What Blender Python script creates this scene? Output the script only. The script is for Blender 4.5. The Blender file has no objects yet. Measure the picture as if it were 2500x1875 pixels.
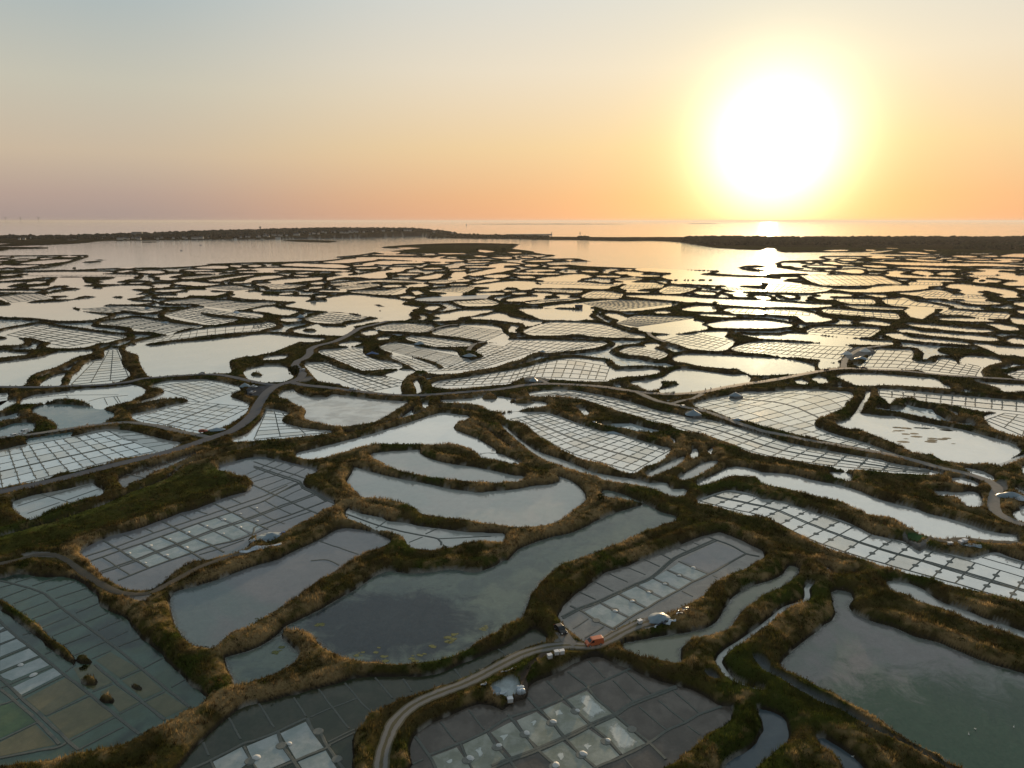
import bpy, bmesh, math, random
import numpy as np

random.seed(11)
RNG = np.random.default_rng(11)
S = bpy.context.scene
COL = S.collection
rad = math.radians

# ------------------------------------------------------------------ camera
CAM_H, FOC, CX, CY = 100.0, 1734.1, 1250.0, 937.5      # drone height (m); focal length and centre in photo pixels
TILT = math.atan(398.5 / FOC)                            # downward tilt that puts the horizon where the photo has it
ST, CT = math.sin(TILT), math.cos(TILT)
cd = bpy.data.cameras.new('camera'); cam = bpy.data.objects.new('camera', cd); COL.objects.link(cam)
cd.sensor_fit = 'HORIZONTAL'; cd.sensor_width = 34.6; cd.lens = 24.0
cd.clip_start = 1.0; cd.clip_end = 600000.0
cam.location = (0, 0, CAM_H); cam.rotation_euler = (math.pi / 2 - TILT, 0, 0)
S.camera = cam

# ------------------------------------------------------------------ light
SUN_AZ, SUN_EL = rad(19.4), rad(5.25)                    # azimuth to the right of the view, elevation
SUN = (math.sin(SUN_AZ) * math.cos(SUN_EL), math.cos(SUN_AZ) * math.cos(SUN_EL), math.sin(SUN_EL))
S.view_settings.view_transform = 'Standard'; S.view_settings.look = 'None'
S.view_settings.exposure = 0.0; S.view_settings.gamma = 1.0; S.view_settings.use_curve_mapping = False

ld = bpy.data.lights.new('sun', 'SUN'); sun = bpy.data.objects.new('sun', ld); COL.objects.link(sun)
ld.energy = 4.0; ld.angle = rad(0.6); ld.color = (1.0, 0.72, 0.42)
from mathutils import Vector, Matrix
sun.rotation_euler = Vector(SUN).to_track_quat('Z', 'Y').to_euler()


class NT:
    """small helper for building node trees"""
    def __init__(s, tree): s.t = tree; s.n = tree.nodes; s.l = tree.links
    def node(s, typ, **kw):
        n = s.n.new(typ)
        for k, v in kw.items(): setattr(n, k, v)
        return n
    def put(s, sock, v):
        if isinstance(v, (int, float)):
            sock.default_value = v
        elif isinstance(v, (tuple, list)):
            sock.default_value = tuple(v) if len(sock.default_value) == len(v) else tuple(v) + (1.0,)
        else: s.l.new(v, sock)
    def math(s, op, a, b=None, c=None, clamp=False):
        n = s.node('ShaderNodeMath', operation=op, use_clamp=clamp); s.put(n.inputs[0], a)
        if b is not None: s.put(n.inputs[1], b)
        if c is not None: s.put(n.inputs[2], c)
        return n.outputs[0]
    def mix(s, f, a, b, blend='MIX'):
        n = s.node('ShaderNodeMix', data_type='RGBA', blend_type=blend); s.put(n.inputs['Factor'], f)
        s.put(n.inputs[6], a); s.put(n.inputs[7], b); return n.outputs[2]
    def ramp(s, f, stops, interp='LINEAR'):
        n = s.node('ShaderNodeValToRGB'); e = n.color_ramp.elements; n.color_ramp.interpolation = interp
        while len(e) < len(stops): e.new(0.5)
        for i, (p, c) in enumerate(stops):
            e[i].position = p; e[i].color = tuple(c) + (1.0,) if len(c) == 3 else c
        s.put(n.inputs[0], f); return n.outputs[0]
    def noise(s, vec, scale, detail=3.0, rough=0.55, dist=0.0):
        n = s.node('ShaderNodeTexNoise'); s.put(n.inputs['Vector'], vec); n.inputs['Scale'].default_value = scale
        n.inputs['Detail'].default_value = detail; n.inputs['Roughness'].default_value = rough
        n.inputs['Distortion'].default_value = dist; return n.outputs['Fac']
    def step(s, x, lo, hi):
        n = s.node('ShaderNodeMapRange', interpolation_type='SMOOTHSTEP'); s.put(n.inputs[0], x)
        n.inputs[1].default_value = lo; n.inputs[2].default_value = hi
        n.inputs[3].default_value = 0.0; n.inputs[4].default_value = 1.0; return n.outputs[0]


def srgb(r, g, b):
    f = lambda c: (c / 255 / 12.92) if c / 255 <= 0.04045 else ((c / 255 + 0.055) / 1.055) ** 2.4
    return (f(r), f(g), f(b))

W = bpy.data.worlds.new('World'); S.world = W; W.use_nodes = True
w = NT(W.node_tree); w.n.clear()
tc = w.node('ShaderNodeTexCoord'); sep = w.node('ShaderNodeSeparateXYZ')
nrm = w.node('ShaderNodeVectorMath', operation='NORMALIZE'); w.l.new(tc.outputs['Generated'], nrm.inputs[0])
w.l.new(nrm.outputs[0], sep.inputs[0])
zc = w.math('MAXIMUM', sep.outputs[2], 0.0)
el = w.math('DIVIDE', w.math('ARCSINE', zc), math.pi / 2)                 # 0 horizon .. 1 zenith
# angle from the sun and azimuth difference
dt = w.node('ShaderNodeVectorMath', operation='DOT_PRODUCT'); w.l.new(nrm.outputs[0], dt.inputs[0]); dt.inputs[1].default_value = SUN
ang = w.math('ARCCOSINE', w.math('MINIMUM', dt.outputs['Value'], 0.9999999))  # radians from the sun
hl = w.math('SQRT', w.math('ADD', w.math('POWER', sep.outputs[0], 2.0), w.math('POWER', sep.outputs[1], 2.0)))
azc = w.math('DIVIDE', w.math('ADD', w.math('MULTIPLY', sep.outputs[0], math.sin(SUN_AZ)), w.math('MULTIPLY', sep.outputs[1], math.cos(SUN_AZ))), w.math('MAXIMUM', hl, 1e-4))
near_sun = w.step(azc, 0.66, 1.0)
away = w.ramp(el, [(0.0, srgb(162, 146, 144)), (0.02, srgb(180, 158, 149)), (0.05, srgb(203, 183, 160)), (0.10, srgb(200, 195, 178)),
                   (0.172, srgb(170, 185, 189)), (0.3, srgb(164, 178, 183)), (0.5, srgb(156, 168, 174)), (1.0, srgb(138, 149, 158))])
toward = w.ramp(el, [(0.0, srgb(229, 168, 130)), (0.02, srgb(235, 180, 134)), (0.06, srgb(242, 208, 158)), (0.12, srgb(240, 225, 200)),
                     (0.172, srgb(226, 223, 212)), (0.3, srgb(198, 203, 200)), (0.5, srgb(166, 177, 181)), (1.0, srgb(138, 149, 158))])
base = w.mix(near_sun, away, toward)
behind = w.math('ADD', w.math('MULTIPLY', w.step(azc, -0.7, 0.45), 0.6), 0.4)   # the sky opposite the low sun is dimmer
behind = w.mix(w.step(el, 0.25, 0.8), behind, (0.8, 0.8, 0.8))
base = w.mix(1.0, base, behind, 'MULTIPLY')
glow1 = w.math('MULTIPLY', w.math('EXPONENT', w.math('MULTIPLY', w.math('POWER', w.math('DIVIDE', ang, rad(4.2)), 2.0), -1.0)), 2.2)
glow2 = w.math('MULTIPLY', w.math('EXPONENT', w.math('MULTIPLY', ang, -1.0 / rad(4.5))), 0.72)
core = w.mix(1.0, (1.0, 0.93, 0.72), glow1, 'MULTIPLY')
halo = w.mix(1.0, (0.88, 0.76, 0.05), glow2, 'MULTIPLY')
allc = w.mix(1.0, w.mix(1.0, base, core, 'ADD'), halo, 'ADD')
bg = w.node('ShaderNodeBackground'); w.put(bg.inputs[0], allc); bg.inputs[1].default_value = 0.94
sky = w.node('ShaderNodeTexSky', sky_type='NISHITA'); sky.sun_disc = False; sky.sun_elevation = SUN_EL; sky.sun_rotation = SUN_AZ
sky.altitude = 100.0; sky.air_density = 1.0; sky.dust_density = 0.6; sky.ozone_density = 1.0
bg2 = w.node('ShaderNodeBackground'); w.put(bg2.inputs[0], sky.outputs[0]); bg2.inputs[1].default_value = 0.008
addw = w.node('ShaderNodeAddShader'); w.l.new(bg.outputs[0], addw.inputs[0]); w.l.new(bg2.outputs[0], addw.inputs[1])
ow = w.node('ShaderNodeOutputWorld'); w.l.new(addw.outputs[0], ow.inputs[0])
W.cycles.sampling_method = 'MANUAL'; W.cycles.sample_map_resolution = 1024

S.cycles.use_denoising = True
S.cycles.max_bounces = 6; S.cycles.diffuse_bounces = 2; S.cycles.glossy_bounces = 3; S.cycles.transmission_bounces = 2
S.cycles.sample_clamp_indirect = 4.0; S.cycles.sample_clamp_direct = 12.0

# ------------------------------------------------------------------ photo pixels -> points on the ground plane
CROPS = {}
for i, x0 in enumerate((0, 620, 1240, 1860), 1):
    for k, y0 in (('A', 640), ('B', 780), ('C', 1000), ('D', 1400)):
        CROPS[k + str(i)] = (x0, y0, 640 / 2212)
for i, x0 in enumerate((0, 625, 1250, 1875), 1): CROPS['F' + str(i)] = (x0, 500, 625 / 2212)


def px(s):
    """'D1 10,20 30,40 D2 5,6' -> native photo pixels"""
    out = []; c = None
    for t in s.split():
        if t in CROPS: c = CROPS[t]; continue
        a, b = t.split(',')
        out.append((c[0] + float(a) * c[2], c[1] + float(b) * c[2]))
    return np.array(out)


def gnd(p, z=0.0):
    p = np.asarray(p, float).reshape(-1, 2)
    u = (p[:, 0] - CX) / FOC; v = (np.maximum(p[:, 1], 541.0) - CY) / FOC
    t = (CAM_H - z) / (ST + v * CT)
    return np.stack([u * t, (CT - v * ST) * t], 1)


def at(s, z=0.0): return gnd(px(s), z)


def catmull(p, closed=True, step=9.0):
    n = len(p); out = []
    segs = n if closed else n - 1
    for i in range(segs):
        if closed: a, b, c, d = p[i - 1], p[i], p[(i + 1) % n], p[(i + 2) % n]
        else: a, b, c, d = p[max(i - 1, 0)], p[i], p[i + 1], p[min(i + 2, n - 1)]
        k = int(max(1, min(12, np.hypot(*(c - b)) / step)))
        for j in range(k):
            t = j / k
            out.append(0.5 * ((2 * b) + (c - a) * t + (2 * a - 5 * b + 4 * c - d) * t * t + (3 * b - a - 3 * c + d) * t ** 3) if True else b)
    if not closed: out.append(p[-1])
    return np.array(out)


# numpy value noise
_P = np.random.default_rng(5).permutation(4096)
_V = np.random.default_rng(6).random(4096)
def vnoise(x, y):
    xi = np.floor(x).astype(np.int64); yi = np.floor(y).astype(np.int64); fx = x - xi; fy = y - yi
    fx = fx * fx * (3 - 2 * fx); fy = fy * fy * (3 - 2 * fy)
    h = lambda a, b: _V[(_P[a & 4095] + b * 131) & 4095]
    return (h(xi, yi) * (1 - fx) + h(xi + 1, yi) * fx) * (1 - fy) + (h(xi, yi + 1) * (1 - fx) + h(xi + 1, yi + 1) * fx) * fy
def fbm(x, y, o=3):
    s = 0; a = 0.5; n = 0
    for k in range(o):
        s = s + a * vnoise(x * 2 ** k + 17.3 * k, y * 2 ** k + 9.1 * k); n += a; a *= 0.5
    return s / n
def sstep(x, a, b):
    t = np.clip((x - a) / (b - a), 0, 1); return t * t * (3 - 2 * t)


def normals2(p):
    """outward normals of a closed polygon (vertex)"""
    area = 0.5 * np.sum(p[:, 0] * np.roll(p[:, 1], -1) - np.roll(p[:, 0], -1) * p[:, 1])
    t = np.roll(p, -1, 0) - np.roll(p, 1, 0); n = np.stack([t[:, 1], -t[:, 0]], 1)
    n /= np.maximum(np.hypot(n[:, 0], n[:, 1]), 1e-9)[:, None]
    return n if area > 0 else -n


def shore(s, rough=True, land=False):
    """traced outline -> smooth ground polygon. The photo's near outline of a pool is the crest of the bank in
    front of it, so the water's real edge lies a little nearer: move those stretches in by the bank height."""
    g = gnd(catmull(px(s), True, 9.0))
    n = normals2(g); d = np.hypot(g[:, 0], g[:, 1])
    f = sstep(-n[:, 1], 0.1, 0.8) * np.clip(d * np.interp(d, [120, 300, 600], [0.023, 0.022, 0.0175]) - 1.2, 0, 45)
    f = f - sstep(n[:, 1], 0.1, 0.8) * np.clip(d * 0.008 - 1.0, 0, 18)      # far outline: bank and its mirror image read as one
    if land: f = -0.35 * f
    else: g = g + n * np.clip((d - 300) * 0.004, 0, 4.5)[:, None]
    g = g - g / d[:, None] * f[:, None]
    if rough:
        am = np.where(d < 700, 0.55, 0.0); wl = 2.6
        g = g + n * ((fbm(g[:, 0] / wl, g[:, 1] / wl, 3) - 0.5) * am * 1.6)[:, None]
    return g
# ------------------------------------------------------------------ survey: outlines of every basin, read off the photograph
PONDS, PANS, ISLES, CANALS = [], [], [], []
def pond(style, s, **k): PONDS.append(dict(style=style, s=s, **k))
def pan(style, s, lines='', grids=(), heaps='', crust=(), pale=(), **k):
    PANS.append(dict(style=style, s=s, lines=[x for x in lines.split('|') if x.strip()], grids=grids, heaps=heaps, crust=crust, pale=pale, **k))
def isle(s): ISLES.append(s)
def ell(c, x, y, rx, ry): ISLES.append(c + ' ' + ' '.join('%.1f,%.1f' % (x + rx * math.cos(a), y + ry * math.sin(a)) for a in [i * math.pi / 5 for i in range(10)]))
def canal(width, s): CANALS.append((width, s))

# ---- nearest row
pan('green', 'D1 -250,60 0,52 130,18 270,25 400,45 520,35 640,60 740,120 830,200 832,240 850,280 960,345 1060,380 1110,450 1180,540 1270,610 1360,690 1450,790 1520,860 1570,900 1610,950 1720,1030 1750,1045 1680,1090 1600,1125 1500,1180 1390,1240 1290,1290 1160,1360 1000,1420 800,1460 640,1490 450,1530 200,1570 0,1600 -250,1640',
    'D1 -60,50 0,60 130,90 350,160 520,290 690,420 900,570 1190,800 1600,1130|D1 -60,345 0,400 130,530 240,610 340,690 540,850 760,1020 990,1210 1180,1360|D1 800,770 980,920 1200,1085 1390,1235|D1 0,970 120,1070 320,1245 500,1440|D1 0,880 90,960 200,1070 380,1230 580,1420 660,1490'
    '|D1 130,75 290,25|D1 275,105 480,35|D1 390,150 640,65|D1 470,210 740,120|D1 520,290 790,185|D1 640,335 830,255|D1 720,410 910,335|D1 830,480 1030,390|D1 900,565 1080,490|D1 1000,615 1180,545|D1 1210,800 1370,715|D1 1450,960 1570,890'
    '|D1 -60,140 0,120 130,85|D1 0,215 220,130|D1 115,255 350,165|D1 180,320 410,235|D1 280,380 520,290|D1 350,460 580,365|D1 450,525 690,430|D1 520,610 760,515|D1 630,690 890,575|D1 780,720 935,650|D1 1010,890 1190,810|D1 780,1000 950,930|D1 1010,1185 1200,1090|D1 1220,1080 1390,995'
    '|D1 0,495 80,460|D1 0,600 140,540|D1 0,720 240,620|D1 0,840 330,700|D1 0,970 450,785|D1 0,1110 120,1070 550,860|D1 0,1410 320,1255|D1 390,1200 760,1030|D1 590,1410 980,1210|D1 660,1490 1040,1295|D1 -80,1575 0,1560 300,1500 480,1470 560,1430|D1 190,520 260,500|D1 380,680 440,655|D1 560,830 640,770',
    pale=['D1 0,455 45,452 0,480', 'D1 0,505 85,475 135,540 0,590', 'D1 0,610 145,553 225,612 0,705', 'D1 0,735 245,635 320,695 0,825', 'D1 0,855 335,715 415,775 100,905 30,880', 'D1 110,960 450,800 525,850 180,1025'],
    tint=[('D1 215,1060 555,880 730,1020 385,1200', 'brown'), ('D1 400,1215 755,1045 960,1200 580,1395', 'brown'), ('D1 0,1120 120,1085 300,1250 0,1390', 'moss'), ('D1 0,1425 300,1275 470,1445 0,1545', 'brown'), ('D1 810,735 930,665 1170,800 1010,880', 'olivebrown'), ('D1 620,800 780,765 950,920 790,985 700,940', 'olivebrown'), ('D1 1030,905 1195,825 1370,985 1210,1060', 'olivebrown'), ('D1 1230,1090 1395,1010 1580,1130 1400,1215', 'olivebrown'), ('D1 850,1000 960,940 1170,1085 1010,1170', 'olivebrown')], hp='pan at the lower left edge', heaps='D1 175,775 280,860')
isle('D1 -80,175 0,222 60,250 180,330 300,420 400,510 480,590 560,640 620,690 650,730 630,782 560,760 470,690 370,600 270,520 150,430 60,360 0,320 -80,270')
ell('D1', 705, 745, 75, 42); ell('D1', 750, 920, 70, 45); ell('D1', 1150, 968, 52, 36); ell('D1', 905, 1075, 66, 42)

pan('deepgreen', 'D1 1390,1760 1500,1640 1610,1515 1720,1405 1840,1290 1940,1200 2060,1130 D2 0,1110 260,1045 530,975 760,915 900,880 1020,875 1250,868 1450,870 1600,835 1760,765 1900,705 2060,635 D3 60,560 150,510 230,475 330,545 200,590 90,640 0,672 D2 2060,715 1960,790 1890,850 1750,900 1560,935 1330,1005 1170,1065 990,1180 900,1290 850,1350 830,1450 825,1642 830,1800 300,1860 D1 1300,1860',
    'D1 1560,1690 1640,1642 1780,1580 2050,1440 D2 0,1415 200,1335 440,1225|D2 450,1225 500,1330 560,1350 610,1440 690,1560 780,1680|D2 200,1335 240,1450 330,1580 410,1690|D2 100,1680 330,1590 600,1480 640,1445|D2 640,1447 850,1347|D2 630,1422 850,1318|D2 45,1100 175,1300|D2 335,1050 440,1210|D2 545,980 660,1130 800,1310|D2 770,925 870,1050 990,1170|D2 1020,880 1170,1055|D2 1260,890 1330,995|D2 1690,810 1755,890|D2 2060,640 2130,690|D2 480,1215 660,1135 870,1055|D1 1930,1220 2030,1400|D1 1710,1430 1760,1540|D1 2060,1460 2120,1580 2200,1690|D1 1780,1580 1830,1690',
    heaps='D2 300,1440 20,1555', hp='dark green pan left of the track', pale=['D2 222,1350 438,1252 500,1355 590,1470 355,1570', 'D2 -60,1460 190,1352 318,1570 170,1635 60,1690 0,1600', 'D2 372,1592 605,1494 720,1680 430,1680', 'D1 1800,1590 2040,1465 2110,1585 1990,1680 1840,1680'],
    plat='D2 540,1335 230,1455 700,1570 D1 2110,1585')

pond('lilac', 'D1 1450,180 1600,130 1800,70 1960,10 C1 2100,1340 C2 60,1310 200,1272 340,1200 560,1100 640,1050 740,1010 830,1010 1000,1040 1100,1080 1155,1105 1030,1165 900,1225 770,1310 640,1390 540,1450 430,1530 260,1642 D2 130,335 0,408 D1 2000,480 1900,550 1830,592 1780,612 1720,605 1640,580 1560,510 1500,450 1455,350 1440,280', lines='C2 560,1112 700,1160 885,1222|C2 480,1275 620,1268 715,1312')
pond('dark', 'D2 0,640 100,590 180,530 260,460 370,400 520,330 640,260 760,190 880,120 1000,40 C2 1120,1372 1300,1386 1500,1376 1640,1352 1760,1366 1880,1376 2000,1340 2100,1280 C3 0,1278 70,1200 200,1140 350,1090 560,1040 700,970 850,900 1000,850 1100,822 1135,808 1130,788 1060,755 960,735 830,722 790,712 800,690 880,695 980,725 1080,765 1200,820 1320,880 1425,912 1300,950 1150,1010 1000,1075 800,1160 600,1240 450,1290 380,1350 320,1400 250,1480 190,1560 165,1642 D3 150,310 130,340 0,400 D2 2040,470 1930,520 1800,610 1640,680 1480,720 1300,740 1200,745 1050,730 900,715 820,700 700,660 600,600 540,560 500,500 450,465 400,450 340,450 280,470 245,510 240,550 290,590 340,640 380,690 300,750 200,800 100,840 0,870 D1 1990,920 1960,860 1905,745 1890,712 2000,690', algae='D2 1030,638 1500,620 1605,580 1660,572 570,455 1420,685 1100,718 900,690 1670,540 1950,462 1330,705 210,655')
pond('grey', 'C2 840,490 950,520 1100,560 1300,600 1500,640 1650,675 1800,692 1900,705 2060,690 C3 69,680 200,652 350,640 430,612 440,590 425,575 440,572 520,600 600,650 650,710 655,760 600,800 520,860 430,920 330,955 200,970 60,978 C2 2140,965 2000,950 1800,920 1600,890 1430,860 1350,810 1250,770 1150,745 1050,730 950,730 915,725 880,690 820,640 780,605 810,560 835,510')
pond('grey', 'C2 980,382 1100,365 1250,355 1400,346 1405,370 1450,405 1550,440 1700,470 1850,490 2000,520 2140,550 C3 60,562 150,570 100,590 0,595 C2 2050,605 1900,600 1700,585 1500,560 1300,520 1150,470 1060,420 1000,395')
pond('pale', 'C2 340,382 500,340 700,290 900,240 1100,180 1300,120 1500,55 1600,35 1720,50 1820,66 1720,110 1680,150 1700,180 1800,220 1900,260 1950,290 2040,340 2050,360 1960,360 1880,350 1800,310 1700,280 1500,280 1350,275 1200,275 1050,275 950,290 850,320 720,360 620,385 500,405 400,395')
pond('pale', 'C2 1900,382 2060,377 2143,405 C3 69,432 115,464 60,458 0,440 C2 2050,412')
pan('grey', 'C2 775,860 800,835 815,852 900,885 1000,905 1080,920 1120,945 1250,960 1400,990 1560,1010 1700,1030 1900,1045 2050,1050 2120,1060 2110,1100 1900,1102 1750,1112 1700,1140 1600,1160 1450,1165 1310,1138 1270,1080 1200,1030 1100,1000 1020,985 900,940 800,905 770,880',
    'C2 780,880 1060,980 1300,1040 1550,1090 1580,1145|C2 1550,1090 2000,1070|C2 1030,1000 1110,945|C2 1450,1050 1560,1000|C2 1310,1120 1420,1075')
pan('lilac', 'C1 680,1192 870,1100 1040,1050 1200,1000 1350,945 1520,880 1640,850 1900,750 2070,700 2130,645 2140,600 2100,560 2000,530 1900,500 1840,486 1960,450 2100,415 C2 69,408 200,430 330,460 450,490 540,515 450,560 420,600 415,630 440,660 520,690 600,740 690,790 600,840 520,890 440,930 330,980 260,1010 130,1035 50,1050 C1 2143,1062 2095,1100 2110,1140 2000,1180 1850,1220 1700,1260 1600,1310 1500,1370 1400,1440 1320,1480 1260,1495 1150,1500 1050,1480 960,1430 860,1370 780,1280 720,1230',
    'C1 720,1240 1000,1150 1300,1040 1600,940 1900,840 2212,735 C2 110,718 280,640|C1 760,1280 1000,1195 1190,1130 1360,1070 1670,960 1830,910 2100,815 C2 90,768 330,640 400,620|C1 850,1365 1150,1262 1310,1198 1500,1132 1800,1012 2000,947 C2 0,897 210,817 340,772 520,707|C1 862,1378 1155,1276 1315,1212 1505,1146 1805,1026 2005,960 C2 0,911 212,831 342,786 524,720|C1 1000,1440 1250,1340 1440,1270 1620,1210 1790,1150 1970,1110 2130,1050 C2 0,1000 110,955 330,880 620,770|C2 0,1050 200,960 480,860|C1 1680,1225 1880,1165 2060,1100'
    '|C1 870,1105 1000,1180 1060,1220 1250,1335|C1 865,1245 1100,1400|C1 1190,1130 1310,1195 1440,1270|C1 1360,1070 1480,1130 1620,1210 1730,1275|C1 1370,945 1520,1020 1640,1080 1790,1150 1890,1205|C1 1670,960 1800,1025 1970,1110|C1 1800,790 1960,870 2100,940 C2 120,1010|C1 1830,910 1960,970 2110,1055|C1 1040,1055 1120,1090|C1 1220,1000 1290,1035|C1 1520,880 1620,935|C1 1640,850 1750,880|C1 1920,740 2030,790|C1 2100,815 C2 110,905 260,965'
    '|C2 0,475 210,545 390,605 415,650 520,700 610,760 680,795|C2 0,488 208,560 385,620 408,662 515,714 605,773|C2 -60,545 80,480|C2 -60,595 140,510|C2 0,607 210,548|C2 40,665 280,575|C2 100,695 350,600|C2 160,725 400,620|C2 240,745 420,660|C2 -60,610 110,690 260,755 370,810 490,860 540,880|C2 90,770 200,830 310,880|C2 60,490 180,430|C2 130,512 260,450|C2 210,540 350,470|C2 290,570 440,495|C2 0,440 180,500 330,545 430,580',
    heaps='C1 1090,1215 1265,1153 1430,1097 1585,1040 1740,985 1885,932 2025,882 2160,833 1220,1297 1400,1232 1570,1168 1725,1108 1880,1050 2025,995 2165,943', hp='lilac grey pan beside the green meadow',
    pale=['C1 1050,1205 1190,1142 1300,1200 1150,1258', 'C1 1215,1135 1355,1080 1475,1130 1325,1190', 'C1 1380,1075 1515,1028 1630,1078 1495,1125', 'C1 1540,1018 1665,970 1790,1020 1655,1072', 'C1 1690,962 1825,918 1950,966 1815,1012', 'C1 1845,905 1965,872 2090,938 1970,960', 'C1 1165,1272 1310,1218 1425,1268 1260,1330', 'C1 1330,1210 1480,1155 1605,1205 1455,1262', 'C1 1500,1148 1645,1090 1775,1145 1630,1200', 'C1 1660,1085 1800,1030 1955,1105 1800,1142', 'C1 1820,1028 1965,975 2095,1050 1975,1100', 'C1 1980,975 2105,945 2230,985 2130,1045'])
pan('claygrey', 'C3 540,1590 620,1530 720,1460 820,1385 1000,1330 1150,1270 1300,1210 1450,1150 1600,1090 1700,1062 1780,1042 1850,1062 1990,1120 2150,1200 2170,1216 2120,1242 2000,1310 1900,1350 1800,1400 1740,1440 1690,1500 1640,1550 1560,1592 D3 1480,255 1400,290 1300,330 1200,345 1140,375 1060,420 950,460 880,482 830,505 790,535 720,545 640,550 580,510 510,465 445,405 425,370 445,310 490,255',
    'D3 465,380 600,310 770,245 935,170 1090,100 1220,40 C3 1400,1272 1540,1202 1760,1107|D3 455,366 592,298 762,233 927,158 1080,88 1212,28 C3 1392,1258 1532,1188 1750,1093|D3 880,470 1020,380 1165,295 1305,215 1435,145 1565,70 C3 1690,1395 2010,1215|D3 525,275 640,330 750,400 880,465|D3 600,155 740,220|D3 730,70 890,150|D3 850,0 1015,75|D3 780,250 900,315 1020,375|D3 935,175 1050,235 1165,295|D3 1080,100 1190,160 1305,215|D3 1215,35 1320,90 1435,145|D3 1340,-30 1450,20 1565,70|D3 1470,150 1560,195|D3 550,465 680,385|D3 650,545 810,450|C3 1020,1335 1160,1395|C3 1150,1265 1280,1325|C3 1290,1220 1400,1275|C3 1440,1170 1530,1205|C3 1560,1120 1630,1150|C3 1440,1280 1560,1335 1690,1390|C3 1700,1080 1880,1145 2010,1215 2120,1240|C3 1730,1400 1765,1418',
    heaps='D3 905,320 1050,238 1190,163 1325,92 1445,20 C3 1565,1337', hp='pan behind the orange van', plat='D3 905,310 1055,232 1195,155 1330,88 1450,18 745,398',
    pale=['D3 645,325 775,260 890,325 1010,380 885,458 760,395', 'D3 800,248 930,185 1150,295 1030,368', 'D3 955,170 1075,110 1295,215 1180,288', 'D3 1100,96 1210,44 1425,145 1320,208', 'D3 1230,36 1335,-20 1550,68 1450,136', 'C3 1360,1352 1440,1295 1680,1390 1575,1440'],
    tint=[('C3 1460,1278 1745,1120 2000,1212 1695,1380', 'lilac')])
pan('greybrown', 'D2 1330,1800 1335,1620 1315,1520 1320,1440 1360,1370 1450,1295 1560,1240 1700,1185 1820,1135 1940,1105 2040,1130 2100,1160 2140,1125 D3 60,1085 150,1050 165,1030 160,995 185,955 240,910 310,880 420,840 500,800 600,745 700,710 750,705 850,740 950,780 1060,815 1150,860 1250,900 1400,945 1550,990 1700,1060 1800,1120 1890,1125 1890,1160 1850,1220 1780,1270 1700,1310 1620,1370 1550,1440 1450,1520 1350,1590 1280,1642 1150,1800',
    'D3 -140,1625 0,1570 250,1480 470,1380 690,1275 900,1185 1065,1085 1420,950|D3 -140,1650 0,1592 255,1500 475,1400 695,1295 905,1203 1070,1103 1425,966|D3 640,1690 740,1640 940,1560 1180,1440 1340,1330 1500,1260 1620,1190 1800,1125|D2 1480,1530 1700,1450 1950,1340 D3 0,1225 250,1145 460,1060 690,955 870,880 1040,800'
    '|D3 170,1050 260,1150 380,1260 480,1390 600,1520 740,1640|D3 330,910 470,1050 580,1160 690,1275 850,1410 950,1530|D3 510,830 660,950 760,1070 900,1185 1040,1310 1180,1420 1330,1570|D3 680,740 820,880|D3 890,905 1065,1085|D3 1000,830 1200,1010|D3 1110,1125 1340,1325|D3 1270,1070 1490,1250|D3 1400,990 1620,1185|D3 1520,1290 1620,1360|D3 990,1570 1090,1690|D3 0,1195 130,1350 250,1490 390,1620 450,1690|D2 1580,1255 1700,1420|D2 1820,1160 1940,1320|D2 1360,1380 1480,1540 1530,1640 1560,1720|D2 1740,1440 1810,1580 1870,1690|D2 1980,1350 2060,1470 2170,1600 2230,1690|D2 1340,1610 1430,1570',
    heaps='D3 588,1160 384,1254 160,1350 845,1410 636,1524 405,1620 D2 2066,1455 1826,1563', hp='brown grey pan at the bottom edge', plat='D3 570,1165 365,1265 140,1360 825,1422 615,1535 1045,1318 390,1635 D2 2050,1470 1800,1580',
    pale=['D3 500,1065 665,992 760,1075 885,1185 700,1262 590,1165', 'D3 295,1155 450,1085 575,1170 670,1275 480,1365 390,1265', 'D3 75,1245 240,1172 370,1270 455,1385 255,1465 150,1360', 'D3 730,1295 905,1215 1030,1320 1160,1435 965,1530 850,1420', 'D3 505,1410 680,1315 830,1420 940,1540 750,1630 620,1530', 'D3 270,1515 460,1420 600,1530 720,1645 450,1690 390,1620', 'D2 1500,1548 1710,1470 1800,1590 1850,1690 1560,1690', 'D2 1760,1445 1960,1352 2055,1475 2150,1600 1880,1690 1815,1580', 'D2 2000,1345 2143,1270 D3 60,1245 130,1360 220,1480 40,1560'],
    crust=['D3 585,1045 620,1005 665,995 720,1045 745,1075 770,1105 830,1150 850,1175 780,1215 715,1250 660,1215 640,1180 610,1150 640,1110', 'D3 820,1300 870,1255 905,1232 970,1280 1000,1310 1010,1335 1090,1405 1125,1440 1050,1490 965,1525 920,1470 870,1390 850,1340', 'D3 378,1165 440,1140 450,1160 472,1185 430,1200 400,1212 395,1190', 'D3 172,1262 235,1235 242,1258 215,1290 205,1300 200,1275', 'D3 628,1450 680,1420 690,1440 722,1450 690,1475 685,1510 660,1480', 'D3 412,1525 470,1508 478,1535 485,1560 440,1592 425,1560', 'D2 2070,1375 2160,1350 2150,1380 2110,1420 2100,1395', 'D2 1860,1482 1930,1450 1925,1480 1945,1530 1905,1562 1890,1520', 'D2 1610,1590 1670,1560 1680,1590 1650,1612'])
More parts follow.
